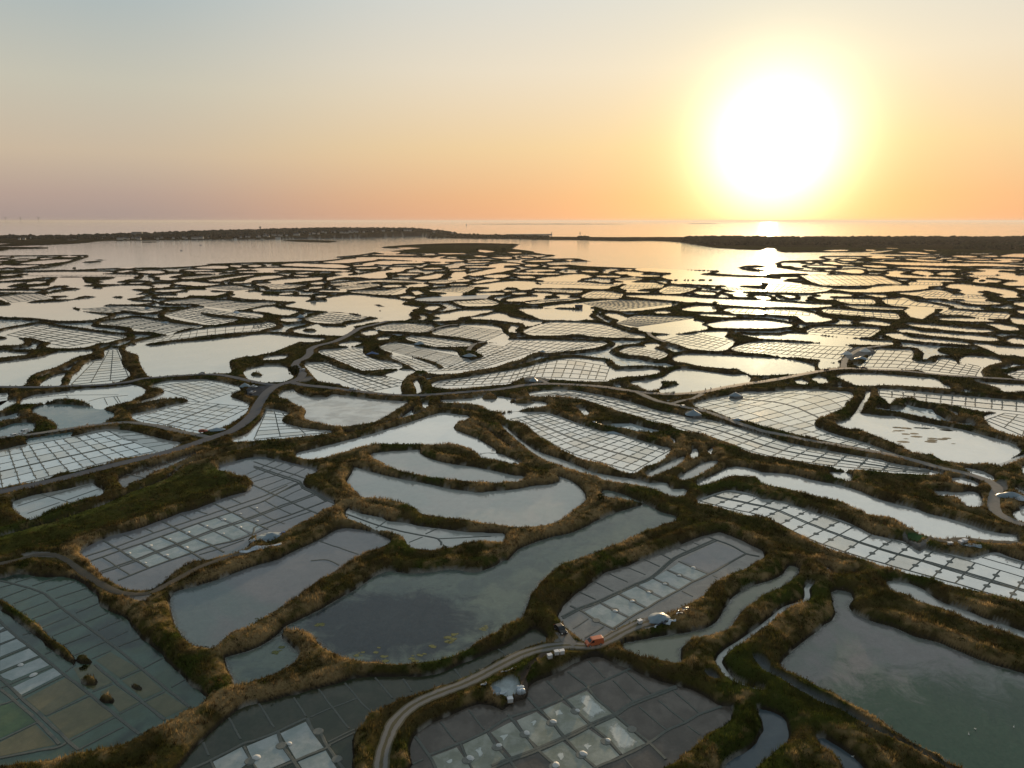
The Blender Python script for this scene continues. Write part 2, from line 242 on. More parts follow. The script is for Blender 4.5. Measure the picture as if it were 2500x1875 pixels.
pond('olive', 'D3 950,588 1050,580 1250,540 1450,510 1560,490 1700,460 1780,380 1820,310 1860,250 1950,170 2060,110 C4 0,1470 60,1452 140,1420 190,1390 230,1325 320,1345 270,1390 210,1450 130,1480 60,1510 0,1540 D3 2080,200 2000,270 1950,330 1900,400 1830,450 1700,500 1560,530 1500,570 1462,620 1455,680 1460,725 1400,722 1300,705 1150,680 1050,650 980,620')
canal(1.0, 'C4 545,1335 590,1385 620,1412 700,1400 800,1385')
canal(1.4, 'D4 410,88 378,130 385,190 370,235 200,292 100,372 0,452 D3 2060,512 1960,582 1860,645 1795,705 1778,745 1815,810 1870,880 1960,940 2060,975 2150,990')
pond('lilacgreen', 'D4 590,190 580,170 630,150 700,155 750,170 775,195 740,240 740,280 780,340 870,390 980,430 1100,460 1220,510 1350,560 1480,590 1600,640 1720,690 1850,740 2000,790 2212,852 2600,980 2600,2000 1900,1790 1650,1620 1550,1570 1430,1490 1250,1400 1100,1310 950,1210 830,1130 700,1060 560,970 420,900 300,840 200,800 150,770 200,710 300,620 400,550 500,460 590,400 620,350 610,280')
pond('grey', 'D4 1040,85 1120,75 1250,95 1380,150 1480,220 1600,280 1750,330 1900,390 2050,440 2212,500 2500,600 2500,690 2212,552 2050,480 1900,420 1750,370 1600,310 1450,250 1300,200 1180,150 1080,115')
pond('blue', 'D3 2110,1140 D4 0,1150 100,1180 180,1230 215,1290 225,1385 180,1425 100,1460 50,1510 0,1545 D3 2060,1620 1980,1760 1770,1760 1830,1642 1880,1590 1960,1530 2040,1470 2110,1400 2155,1330 2150,1250 2125,1190')
pond('blue', 'D4 470,1390 520,1385 600,1430 700,1490 780,1550 850,1642 930,1760 740,1760 660,1600 590,1520 500,1450')

# ---- second row
pond('pale', 'C3 1585,628 1700,575 1790,530 1870,492 1930,488 2020,500 2100,520 C4 0,535 150,545 300,565 420,600 520,620 650,645 780,680 870,710 950,745 1050,780 1180,815 1320,850 1430,890 1560,920 1700,960 1850,1010 2000,1050 2160,1065 2165,1100 2050,1105 1900,1095 1750,1080 1600,1070 1480,1065 1350,1035 1200,980 1050,910 900,870 780,830 640,770 520,730 400,700 250,660 100,630 0,610 C3 2060,565 1960,548 1860,550 1760,585 1660,618')
pond('grey', 'C3 1430,582 1500,540 1620,470 1720,440 1772,438 1700,482 1600,540 1480,582')
pond('grey', 'C3 1158,548 1280,490 1400,430 1505,398 1460,440 1350,490 1200,552')
pond('grey', 'C2 2085,135 2130,148 C3 0,165 60,218 150,288 280,368 400,410 520,450 640,500 720,535 850,560 960,580 1100,600 1200,625 1300,620 1350,625 1370,660 1400,675 1512,680 1450,717 1400,717 1300,684 1200,645 1100,620 900,595 760,557 640,518 500,478 380,438 250,388 120,298 30,218 C2 2143,190 2100,155')
pond('pale', 'C3 1555,340 1595,335 1605,360 1600,392 1520,397 1550,370'); pond('pale', 'C3 1690,355 1742,318 1715,355 1732,387 1700,382'); pond('pale', 'C3 1352,236 1415,258 1412,272 1370,252')
canal(0.8, 'C2 1870,140 1990,190 2080,260 2150,315 2185,345')
pan('pale', 'C2 2090,45 2143,32 C3 120,30 300,30 420,60 560,110 700,160 830,195 950,210 1050,245 1200,290 1300,320 1380,332 1350,370 1300,410 1200,450 1150,470 1100,500 1060,522 990,515 880,480 780,440 650,410 560,380 450,330 350,270 280,230 220,190 150,130 60,85 0,75', grids=[('C3 20,80 290,235 560,375 1060,520', 'C3 300,30 700,160 1050,245 1380,335', 17, 5, 1)])
pan('pale', 'B3 180,625 350,605 520,605 750,640 1000,695 1150,740 1300,785 1440,810 1560,840 C3 1700,95 1850,130 2000,172 C4 0,215 200,280 370,320 530,350 700,380 870,410 1000,430 1100,460 1200,480 1330,500 1530,535 1400,541 1200,531 1000,516 880,500 720,490 580,470 430,450 300,425 150,395 0,375 C3 2000,340 1870,285 1750,240 1600,190 1450,160 1300,110 1150,70 1000,25 B3 920,765 850,740 700,690 550,650 400,640 250,640',
    grids=[('B3 200,640 550,652 920,770 C3 1300,112 1750,242 C4 0,378 430,452 880,502 1400,540', 'B3 520,605 1000,695 1440,810 C3 1850,130 C4 200,280 530,350 870,410 1200,480 1420,515', 25, 4, 1)])
pan('grey', 'C1 -200,385 0,350 130,320 280,290 420,270 600,235 800,190 920,175 1010,180 1100,190 1200,215 1300,240 1420,270 1530,290 1450,320 1320,350 1200,370 1050,400 950,430 800,465 700,490 560,520 400,570 250,600 100,640 0,670 -200,725', 'C1 920,180 1050,255 1160,262|C1 1000,200 1130,190|C1 1030,225 1200,212|C1 1090,255 1300,240|C1 1200,290 1400,265|C1 1250,320 1480,280',
    grids=[('C1 -150,705 400,565 950,430 1310,350', 'C1 -150,372 130,320 520,250 900,180', 11, 5, 1)])
pan('greybrown', 'C1 990,580 1100,540 1250,490 1420,440 1540,400 1680,370 1560,430 1450,480 1330,530 1230,580 1120,620 1045,652 1020,610', 'C1 1060,545 1220,575|C1 1240,490 1320,520|C1 1400,440 1450,480')
pan('grey', 'C1 90,790 250,740 400,710 550,680 700,645 780,630 820,660 880,700 760,740 600,795 450,850 270,912 180,860 120,820', 'C1 145,815 400,735 760,630|C1 235,875 500,785|C1 350,715 610,790|C1 560,765 830,670')
canal(1.0, 'C1 0,1085 400,972 800,842 1100,712 1400,592 1550,482 1900,382 2150,318')
pond('teal', 'B1 270,760 350,735 500,725 700,740 820,760 920,785 960,800 960,830 880,870 750,890 600,905 480,922 492,880 470,850 420,820 350,790')
pond('teal', 'C1 -60,180 0,160 80,135 200,120 285,130 287,175 170,200 60,215 0,226 -60,232')
pond('teal', 'C1 220,250 300,225 450,200 620,180 605,210 480,238 350,265 250,276')
pan('pale', 'B1 180,680 270,650 400,635 560,615 700,595 850,575 1000,560 1100,558 1180,575 1225,605 1200,640 1130,680 1000,710 900,726 820,726 750,690 650,665 550,660 350,690 180,706', 'B1 280,665 560,640 1000,635|B1 560,640 575,660|B1 750,690 870,660 1080,640|B1 880,665 905,720|B1 960,650 1000,710|B1 985,648 1015,700')
pan('pale', 'B1 -60,640 0,632 60,630 45,690 0,697 -60,700', 'B1 0,652 50,648|B1 0,672 48,668'); pond('pale', 'B1 -60,712 0,703 120,690 130,715 60,750 0,766 -60,772')
pan('pale', 'B1 1280,560 1400,530 1560,520 1700,515 1800,525 1900,545 2000,570 2030,600 1980,630 1930,650 1960,670 2050,700 2100,725 2080,780 2030,830 1950,880 1850,910 1750,930 1650,946 1500,900 1380,875 1250,860 1160,840 1110,810 1250,780 1400,740 1550,710 1600,680 1580,655 1500,650 1400,660 1300,680 1200,705 1150,716 1200,690 1300,660 1380,620 1400,590 1360,570',
    grids=[('B1 1150,835 1600,690', 'B1 1690,945 2110,740', 7, 6, 1), ('B1 1290,565 1700,515', 'B1 1700,700 2010,600', 6, 6, 0)])
pan('pale', 'C2 110,0 200,10 280,35 290,50 225,95 260,125 400,160 550,180 660,188 560,200 400,220 200,235 80,246 0,255 C1 1960,262 2050,220 2120,180 C2 0,150 60,90 100,20', grids=[('C2 110,5 0,250', 'C2 300,40 650,190', 8, 3, 0)])
pond('palegrey', 'B2 210,640 270,605 330,600 350,620 420,650 520,670 620,660 660,640 800,655 1000,680 1200,695 1300,705 1230,750 1150,800 1050,840 950,865 850,880 750,888 620,875 520,850 420,820 440,790 450,770 430,740 350,700 270,660')
pan('pale', 'C3 1600,770 1700,730 1850,690 1950,695 2100,735 C4 0,760 100,770 210,790 320,830 450,870 560,910 700,950 820,1000 960,1070 1150,1110 1300,1150 1450,1200 1600,1230 1750,1260 1850,1240 1980,1215 2212,1290 2500,1370 2500,1760 2212,1642 2100,1592 1950,1552 1750,1502 1550,1452 1400,1402 1200,1352 1000,1292 850,1242 700,1192 550,1150 400,1090 250,1020 100,940 0,890 C3 2000,870 1850,830 1700,795',
    'C4 690,1085 900,1145 1250,1250 1500,1330 1900,1450 2300,1560|C4 1860,1250 2212,1350 2350,1390|C4 1980,1230 2300,1320|C4 2180,1340 2200,1300',
    grids=[('C3 1620,772 1850,832 C4 0,892 250,1022 550,1152 1000,1292 1400,1402 1750,1502 2300,1670', 'C3 1850,690 2100,735 C4 210,792 560,912 820,1002 1150,1116 1550,1222 1950,1340 2420,1480', 17, 2, 2)])
pan('pale', 'B3 1560,720 1700,680 1850,650 2000,620 B4 0,620 150,610 250,600 400,598 600,610 750,620 770,632 740,670 690,690 700,715 650,745 550,785 500,810 450,840 435,870 445,900 C4 440,130 470,155 560,190 680,230 820,270 950,310 1060,350 1150,386 1000,351 800,311 600,266 400,221 200,176 0,131 B3 2000,850 1850,815 1700,760 1600,735',
    grids=[('B3 1570,720 C4 0,150 1140,384', 'B4 0,615 700,640 C4 1150,374', 18, 6, 1)])
pond('pale', 'C4 630,125 740,95 780,50 830,40 1000,60 1150,70 1300,105 1450,135 1600,160 1750,190 1900,230 2050,270 2140,300 2190,325 2120,365 2030,410 1900,436 1800,441 1650,431 1500,410 1400,375 1250,345 1150,310 1050,270 920,220 800,170 700,145', weeds=True)
canal(2.4, 'B4 900,608 880,670 845,720 825,765 790,810')
pan('pale', 'C4 1700,500 1800,515 1900,540 1970,580 1850,555 1740,525', 'C4 1720,512 1860,545'); pond('pale', 'C4 1590,590 1700,588 1800,600 1855,620 1800,629 1680,616')
pond('pale', 'C4 1440,700 1550,700 1650,710 1750,700 1830,710 1865,740 1860,790 1750,806 1680,780 1600,740 1520,715'); pond('pale', 'C4 560,535 700,540 760,550 750,592 680,576 600,556')
pond('pale', 'C4 2120,680 2150,665 2212,690 2400,740 2400,790 2212,736'); pond('pale', 'C4 2110,890 2150,862 2212,862 2400,880 2400,990 2212,932 2130,911'); pond('pale', 'C4 2170,840 2212,820 2400,820 2400,862 2212,852'); pond('pale', 'C4 2190,510 2250,480 2400,570 2212,546')
canal(3.0, 'C4 1955,495 2060,452 2212,396 2350,350')

# ---- third row
pond('pale', 'B1 -150,390 0,370 150,350 340,320 450,290 600,275 770,270 760,290 700,310 620,330 560,360 480,400 400,430 330,450 250,480 210,520 215,546 100,549 0,551 -150,562')
pond('pale', 'B1 340,550 400,510 470,475 540,460 530,490 500,520 510,546 480,556 400,546')
pan('pale', 'B1 890,255 980,252 990,270 1010,310 1010,370 1030,410 1080,450 1090,480 1050,506 900,531 740,546 580,551 600,520 620,470 680,430 710,385 780,350 880,330 900,300', grids=[('B1 890,260 600,550', 'B1 985,255 1090,500', 14, 3, 0)])
pond('pale', 'B1 1080,225 1300,228 1500,200 1700,185 2000,155 B2 0,135 150,130 300,148 450,160 600,168 540,180 430,185 350,205 250,240 180,265 80,285 0,300 B1 2080,310 2010,330 1920,360 1930,400 1945,440 1850,443 1650,450 1450,458 1300,478 1240,440 1210,400 1190,340 1180,290 1110,270 1070,245')
pond('pale', 'B1 2060,440 2143,415 B2 100,398 230,400 290,425 310,465 330,490 250,512 150,520 40,520 0,515 B1 2110,500'); ell('B1', 2165, 470, 50, 20)
pond('pale', 'B2 80,330 200,312 280,315 200,331')
pan('pale', 'B1 -60,118 0,105 120,75 250,55 330,45 450,70 600,90 750,110 900,130 1060,150 950,185 850,200 750,225 600,233 480,231 400,216 450,190 380,170 300,150 230,145 100,140 0,130 -60,135', grids=[('B1 60,130 330,50', 'B1 560,230 1050,150', 7, 6, 0)])
pond('pale', 'B1 -60,180 0,175 100,165 180,185 190,206 0,211 -60,215'); pond('pale', 'B1 -60,275 0,275 100,285 230,290 150,300 0,315 -60,320')
pan('pale', 'A1 850,515 950,500 1080,480 1150,475 1250,490 1400,515 1550,535 1700,545 1600,560 1480,590 1400,600 1300,580 1150,576 1130,550 1000,530', grids=[('A1 870,515 1120,475', 'A1 1400,600 1690,545', 8, 5, 0)])
pan('pale', 'B1 1150,195 1300,160 1450,130 1600,100 1800,75 2000,55 2212,40 B2 130,30 120,70 69,85 B1 2000,105 1800,125 1600,150 1400,175 1250,196', grids=[('B1 1180,195 1600,150 2180,90', 'B1 1300,160 1700,85 2212,42', 13, 2, 0)])
pond('pale', 'A1 -100,375 0,370 150,355 350,345 500,335 700,310 850,300 1000,310 1130,335 1270,340 1150,350 1000,350 850,365 700,380 620,385 590,395 620,410 750,435 900,456 830,476 700,486 560,489 400,476 250,461 100,459 0,451 -100,451')
pan('pale', 'A1 690,395 850,380 1000,375 1180,380 1270,390 1370,405 1230,421 1100,405 950,421 820,411', grids=[('A1 690,395 1000,375', 'A1 900,425 1370,405', 6, 4, 0)])
pan('pale', 'A1 -60,295 0,290 150,275 300,270 360,290 440,310 350,321 220,336 120,341 60,320 0,305', grids=[('A1 0,290 300,270', 'A1 100,340 430,312', 5, 5, 0)])
for s in ('A1 400,270 550,245 750,228 950,232 1100,240 1200,258 1150,270 1000,283 800,281 600,276 450,279', 'A1 480,305 600,292 700,288 600,306', 'A1 880,212 1000,200 1150,198 1240,205 1265,219 1100,221', 'A1 440,190 490,150 500,130 660,130 680,150 690,175 770,186 650,191',
          'A1 -60,155 0,150 100,135 300,130 330,135 150,149 0,158', 'A1 -60,180 0,175 200,172 100,193 0,196', 'A1 180,92 350,85 600,82 900,82 950,88 700,91 400,96', 'A1 850,155 950,148 1050,152 1020,161', 'A1 950,138 1050,132 1130,135 1100,146',
          'A1 1770,150 1900,132 2060,112 2150,105 2100,119 1950,141 1850,159', 'A1 2080,158 A2 0,130 80,118 190,113 245,125 150,139 0,153', 'A1 1300,210 1350,200 1420,205 1400,213', 'A1 1320,240 1450,232 1550,235 1400,246', 'A1 1500,262 1650,252 1800,255 1900,258 1840,276 1700,276 1580,273',
          'A1 1040,295 1150,280 1250,275 1200,290 1100,301', 'A1 1960,285 2060,275 A2 0,278 200,287 400,292 468,297 460,316 330,326 150,316 0,308', 'A2 0,398 100,380 150,376 190,392 290,405 372,425 320,441 220,438 100,416 20,409'): pond('pale', s)
for s, g in (('A1 200,112 400,105 700,103 1000,105 1150,110 1140,123 900,121 600,121 300,121', ('A1 220,118 1140,122', 'A1 240,110 1150,110', 22, 1, 0)),
             ('A1 1170,80 1250,72 1350,75 1380,88 1280,91', None), ('A1 1310,115 1400,105 1530,100 1500,113 1400,123', None), ('A1 1540,130 1700,115 1900,100 1990,95 1900,111 1700,131 1580,139', ('A1 1560,136 1900,108', 'A1 1600,124 1960,97', 12, 1, 0)),
             ('A1 1480,175 1600,165 1750,180 1850,185 1700,196 1620,191', None), ('A1 1750,215 1950,200 2050,215 2140,228 2000,239 1850,233', ('A1 1750,215 1950,200', 'A1 1990,238 2140,228', 6, 3, 0)),
             ('A1 1400,335 1550,320 1650,310 1800,330 1900,325 2000,340 2143,345 A2 69,340 180,350 80,366 0,381 A1 2000,399 1900,386 1750,366 1650,346 1500,346', ('A1 1410,335 1650,310', 'A1 1980,398 A2 160,352', 8, 5, 0)),
             ('A1 1400,440 1500,415 1600,395 1720,385 1850,400 1950,420 2100,430 2212,450 2200,471 2100,461 1950,446 1800,430 1700,420 1670,435 1750,466 1880,479 2000,491 1900,511 1780,521 1600,496 1470,471', ('A1 1400,440 1710,387', 'A1 1780,520 2200,465', 9, 7, 0))):
    pan('pale', s, grids=[g] if g else ())
pan('pale', 'A2 240,20 350,10 500,15 700,20 800,40 700,46 500,36 350,31')
for s in ('A2 0,55 150,48 300,50 500,55 700,62 800,72 700,73 500,66 300,63 100,66 0,63', 'A2 120,160 250,145 400,138 570,128 560,146 450,156 300,169 180,166', 'A2 620,135 700,118 850,110 950,95 1080,75 1200,62 1260,62 1240,78 1130,88 1090,95 1100,110 1110,131 1000,133 900,123 780,126 680,141 640,149',
          'A2 1330,245 1370,242 1400,258 1430,270 1380,276 1360,258', 'A2 1360,135 1450,118 1560,98 1600,98 1570,115 1560,131 1480,141', 'A2 1690,95 1720,80 1760,78 1770,95 1800,100 1770,121 1700,126 1660,118 1690,108', 'A2 1830,95 1950,70 2060,52 2190,48 2200,55 2120,75 2000,95 1900,109 1830,113',
          'A2 1950,118 2050,105 2140,108 2150,118 2050,129', 'A2 1730,150 1830,148 1780,165 1720,169', 'A2 1850,175 1950,150 2050,142 2070,150 1960,166', 'A2 1820,200 2000,180 2120,166 A3 100,160 220,165 215,180 300,195 500,200 700,208 850,212 830,223 600,216 300,213 0,209 A2 2000,209 1880,203', 'A2 2110,240 2200,232 2180,246',
          'A2 620,305 700,290 800,278 900,282 1000,295 1150,310 1250,325 1300,340 1240,345 1240,360 1330,375 1390,380 1360,396 1250,386 1150,376 1050,350 980,346 880,346 750,336 640,323', 'A2 280,365 350,345 500,335 650,335 800,345 950,355 1020,370 1100,385 1250,400 1340,415 1300,430 1295,450 1320,470 1290,486 1150,491 1000,506 900,526 780,531 850,520 1000,490 1110,470 1100,460 980,455 850,425 700,412 500,400 380,379',
          'A2 1450,395 1490,370 1530,370 1560,380 1500,401', 'A2 1530,450 1650,430 1750,412 1900,408 2010,410 1900,435 1780,456 1650,463', 'A2 1510,490 1600,478 1700,475 1720,482 1600,491', 'A2 1840,472 1950,455 2060,430 2110,440 A3 0,460 100,482 190,500 285,505 220,525 160,546 150,525 100,508 0,496 A2 2020,481',
          'A2 340,575 450,550 520,525 560,545 700,552 850,555 820,580 780,611 600,609 450,601', 'A2 400,230 460,228 450,236', 'B3 12,92 45,52 85,60 50,90 70,122 30,112'): pond('pale', s)
ell('A2', 470, 580, 60, 13); ell('A2', 1055, 412, 16, 4); ell('A2', 1180, 425, 25, 3)
canal(6.0, 'A2 1410,445 1440,470 1400,497'); pond('ice', 'A2 1370,315 1500,300 1700,292 1850,285 1990,282 1960,300 1800,316 1600,323 1450,323')
for s, g in (('A2 30,185 150,180 300,190 430,198 350,211 250,219 160,226 140,205', ('A2 150,222 430,200', 'A2 40,184 300,190', 5, 3, 0)), ('A2 650,185 800,170 900,160 1050,150 1200,155 1350,160 1450,170 1300,166 1100,163 950,169 850,181 700,193', ('A2 700,192 1100,163 1430,170', 'A2 660,184 1050,150 1430,166', 14, 1, 0)),
             ('A2 700,215 850,195 950,185 1020,183 1060,198 950,216 850,226 760,229', ('A2 740,226 1050,202', 'A2 710,214 1020,184', 6, 3, 0)), ('A2 830,250 950,240 1100,240 1200,225 1290,215 1260,240 1270,260 1150,273 1000,263', ('A2 840,250 1150,272', 'A2 1000,238 1280,216', 6, 4, 0)), ('A2 1280,200 1350,188 1430,185 1470,195 1400,206', None),
             ('A2 1480,165 1600,150 1700,152 1680,166 1560,176', ('A2 1490,168 1680,166', 'A2 1580,150 1700,152', 5, 2, 0)), ('A2 1490,240 1600,225 1700,212 1850,210 1830,230 1780,256 1700,259 1600,249', ('A2 1500,240 1780,256', 'A2 1690,212 1850,212', 7, 4, 0)), ('A2 1900,240 2000,225 2110,222 2050,239', None),
             ('A2 1680,325 1800,320 1960,315 2050,350 1950,366 1800,366 1720,346', ('A2 1720,345 2050,350', 'A2 1680,325 1960,315', 7, 1, 0)), ('A2 440,480 520,455 620,430 720,430 850,455 960,470 900,481 800,491 720,511 600,506 500,496', ('A2 440,485 720,510', 'A2 620,430 960,470', 8, 4, 0)), ('A2 230,480 350,475 400,490 300,496', None),
             ('A2 -40,540 60,525 120,510 180,540 100,553 0,561', ('A2 0,560 180,540', 'A2 0,535 120,510', 5, 2, 0)), ('A2 1020,555 1100,535 1250,520 1400,530 1520,545 1470,576 1400,586 1250,576 1080,571', ('A2 1030,560 1430,586', 'A2 1180,525 1520,545', 10, 4, 0)),
             ('B2 1510,110 1600,75 1700,50 1850,45 2000,55 2080,75 2090,110 2150,150 2050,176 1950,181 1800,151 1650,131', ('B2 1520,110 1720,50', 'B2 1950,185 2140,100', 9, 6, 0)), ('B2 900,115 950,100 1020,95 1040,121 950,126', None), ('B2 720,210 850,190 900,200 800,216', None), ('B2 1040,160 1140,150 1120,166', None),
             ('B2 550,270 700,255 850,240 910,240 905,280 960,320 1050,350 1180,370 1250,395 1100,411 930,421 850,391 750,351 660,311', ('B2 560,275 910,240', 'B2 930,420 1250,395', 8, 6, 1)), ('B2 430,380 540,368 620,375 700,415 850,455 960,485 1060,480 1150,500 1100,470 1200,440 1300,428 1360,445 1290,480 1240,530 1235,600 1245,636 1130,631 1000,606 850,571 750,546 650,521 560,511 510,470 470,420', ('B2 440,385 980,608', 'B2 700,360 1330,540', 13, 6, 1)),
             ('B2 1070,235 1170,205 1320,215 1400,240 1550,260 1700,275 1730,320 1830,350 1700,376 1630,396 1550,360 1400,310 1200,281', ('B2 1060,240 1180,200', 'B2 1640,400 1830,330', 10, 5, 0)), ('B2 1150,310 1250,310 1400,350 1530,400 1540,416 1400,421 1330,391 1250,351', ('B2 1150,310 1400,420', 'B2 1250,310 1540,410', 7, 2, 0)),
             ('B2 1290,155 1400,150 1600,170 1850,205 1750,221 1550,221 1400,191', ('B2 1300,160 1560,222 1750,222', 'B2 1400,150 1850,205', 10, 2, 0)), ('B2 1460,435 1600,420 1700,390 1850,350 1950,310 1880,270 1950,220 2000,200 2140,238 B3 60,250 200,260 250,270 190,290 100,331 0,356 B2 2060,385 1900,411 1700,446 1550,451', ('B2 1470,440 1960,210', 'B2 1900,415 B3 230,265', 13, 8, 1)),
             ('B2 2050,190 2130,176 B3 200,175 400,180 600,190 750,195 830,200 700,236 500,256 330,276 200,246 0,221', ('B3 -20,220 330,275 560,252', 'B3 60,172 400,178 830,200', 13, 3, 0)), ('B3 145,95 300,40 400,25 600,30 780,40 870,65 1000,110 1150,146 1000,146 800,141 600,121 400,126 200,126', ('B3 150,110 600,125 1050,146', 'B3 390,25 780,40 1100,130', 13, 4, 0)),
             ('A3 920,515 1000,480 1100,455 1250,460 1400,465 1560,475 1450,501 1250,521 1090,546 1000,536', ('A3 920,515 1100,455', 'A3 1090,545 1560,475', 5, 10, 0)), ('A3 830,440 900,435 1000,470 900,476', None), ('B3 1250,145 1400,135 1550,130 1650,110 1850,105 1810,140 1900,185 1820,251 1700,256 1550,241 1450,216 1350,186', ('B3 1310,175 1730,255', 'B3 1560,110 1900,180', 8, 5, 0)),
             ('B3 1890,250 2000,215 2120,195 B4 150,195 320,205 600,215 760,235 690,260 680,300 650,336 500,331 350,316 150,301 0,281 B3 2080,276 1980,266', ('B3 1890,255 B4 640,335', 'B3 2080,195 B4 750,235', 17, 3, 1)), ('B4 390,105 460,70 600,65 800,70 990,80 950,100 890,139 700,136 500,116', ('B4 390,105 890,140', 'B4 470,68 985,80', 8, 3, 0)),
             ('B3 940,270 1050,235 1180,240 1300,270 1345,290 1270,326 1150,301 1000,286', ('B3 950,280 1270,325', 'B3 1060,236 1345,290', 7, 3, 0)), ('B2 1500,545 1600,520 1800,495 1950,470 2080,450 B3 0,440 150,410 300,368 420,345 560,330 700,345 810,360 830,390 860,405 900,430 1050,430 1200,425 1280,435 1150,466 1000,471 900,486 820,511 600,511 480,501 350,491 250,486 140,482 0,536 B2 2050,546 1850,563 1650,576 1520,563', ('B2 1520,562 2143,535 B3 250,486 820,512', 'B2 1600,515 B3 0,430 420,340 860,400', 20, 4, 1)),
             ('B4 850,390 900,340 960,260 1100,258 1270,265 1260,300 1250,330 1300,355 1400,370 1480,370 1500,340 1620,340 1640,375 1750,385 1850,400 1830,430 1860,475 1800,481 1600,461 1400,441 1250,416 1000,411 850,406 770,381', ('B4 860,400 1250,415 1800,478', 'B4 970,258 1270,275 1850,400', 13, 5, 1)), ('B4 1680,365 1730,320 1850,320 2010,345 1900,371 1850,396 1750,379', None), ('B4 2070,470 2150,450 2212,430 2400,440 2400,500 2212,491 2120,489', ('B4 2080,480 2380,500', 'B4 2150,450 2380,436', 4, 2, 0)),
             ('B4 990,600 1100,597 1300,615 1600,645 1900,670 2212,700 2400,715 2400,1080 2212,1010 2050,965 1960,930 1880,830 1990,800 1900,770 1700,740 1600,720 1400,690 1330,680 1200,650 1110,660 1070,695 1000,661', ('B4 990,645 1600,720 2380,800', 'B4 990,600 1600,645 2380,712', 13, 2, 1))):
    pan('pale', s, grids=[g] if g else ())
PANS[-1]['grids'] = list(PANS[-1]['grids']) + [('B4 1890,850 2390,1060', 'B4 2050,790 2390,830', 3, 5, 0)]
for s in ('B3 1110,85 1250,60 1400,40 1550,15 1650,25 1620,40 1680,70 1560,91 1400,109 1250,106', 'B3 1690,45 1800,20 1950,8 2130,8 B4 150,25 245,45 100,66 0,69 B3 2050,69 1900,66 1750,63', 'B3 1970,125 2060,138 B4 0,135 180,138 250,122 400,130 600,155 800,170 950,185 1100,197 950,208 700,196 450,179 200,163 0,153', 'B3 1390,335 1500,300 1650,300 1850,310 2120,325 B4 200,340 350,365 430,390 440,431 300,446 100,459 0,461 B3 2080,461 1990,440 1900,410 1700,391 1550,371',
          'B3 1040,535 1200,520 1320,490 1400,440 1500,425 1700,450 1900,475 2010,470 2040,490 2030,526 1950,546 1850,561 1700,591 1550,606 1280,606 1400,571 1450,551 1430,530 1370,515 1300,505 1280,520 1300,550 1200,591 1130,571', 'B3 1150,215 1250,205 1280,220 1200,223', 'B4 630,490 680,470 800,462 1000,470 1200,485 1400,500 1480,510 1520,545 1600,576 1400,561 1200,546 1000,541 880,551 780,541 700,520', 'B4 1810,530 1900,540 2050,550 2212,560 2400,572 2400,625 2212,601 2050,601 1950,571',
          'B4 1790,210 1900,215 2050,235 2212,245 2400,262 2400,335 2212,316 2100,296 1980,286 1920,260 1850,230', 'B4 490,365 560,350 650,365 665,385 620,396 530,401 540,416 500,426 485,400', 'B4 420,505 500,490 530,495 550,526 500,531', 'B4 280,520 330,515 390,530 320,541', 'B4 1580,775 1640,785 1660,811 1600,791',
          'B2 1570,690 1700,685 1850,672 1930,655 2050,655 B3 0,668 100,685 250,700 330,715 200,736 0,753 B2 2060,766 1980,756 1900,712 1750,696', 'B3 590,750 640,755 690,790 660,799 620,781', 'B2 1350,530 1370,515 1400,580 1412,626 1380,630 1375,590', 'B2 1405,655 1440,650 1442,676 1410,676', 'B2 1425,705 1460,705 1476,746 1435,756',
          'B4 1150,95 1250,85 1400,110 1600,125 1800,140 1980,160 1900,173 1700,156 1450,131 1280,112', 'B4 1050,130 1150,120 1250,150 1400,170 1600,185 1750,205 1600,196 1400,183 1250,166 1100,151', 'B4 920,605 905,640 880,660 860,700 870,690'): pond('pale', s)
ell('B2', 1990, 665, 68, 22); ell('B3', 135, 704, 112, 16); ell('B2', 2185, 697, 22, 16); ell('B4', 605, 369, 14, 6)

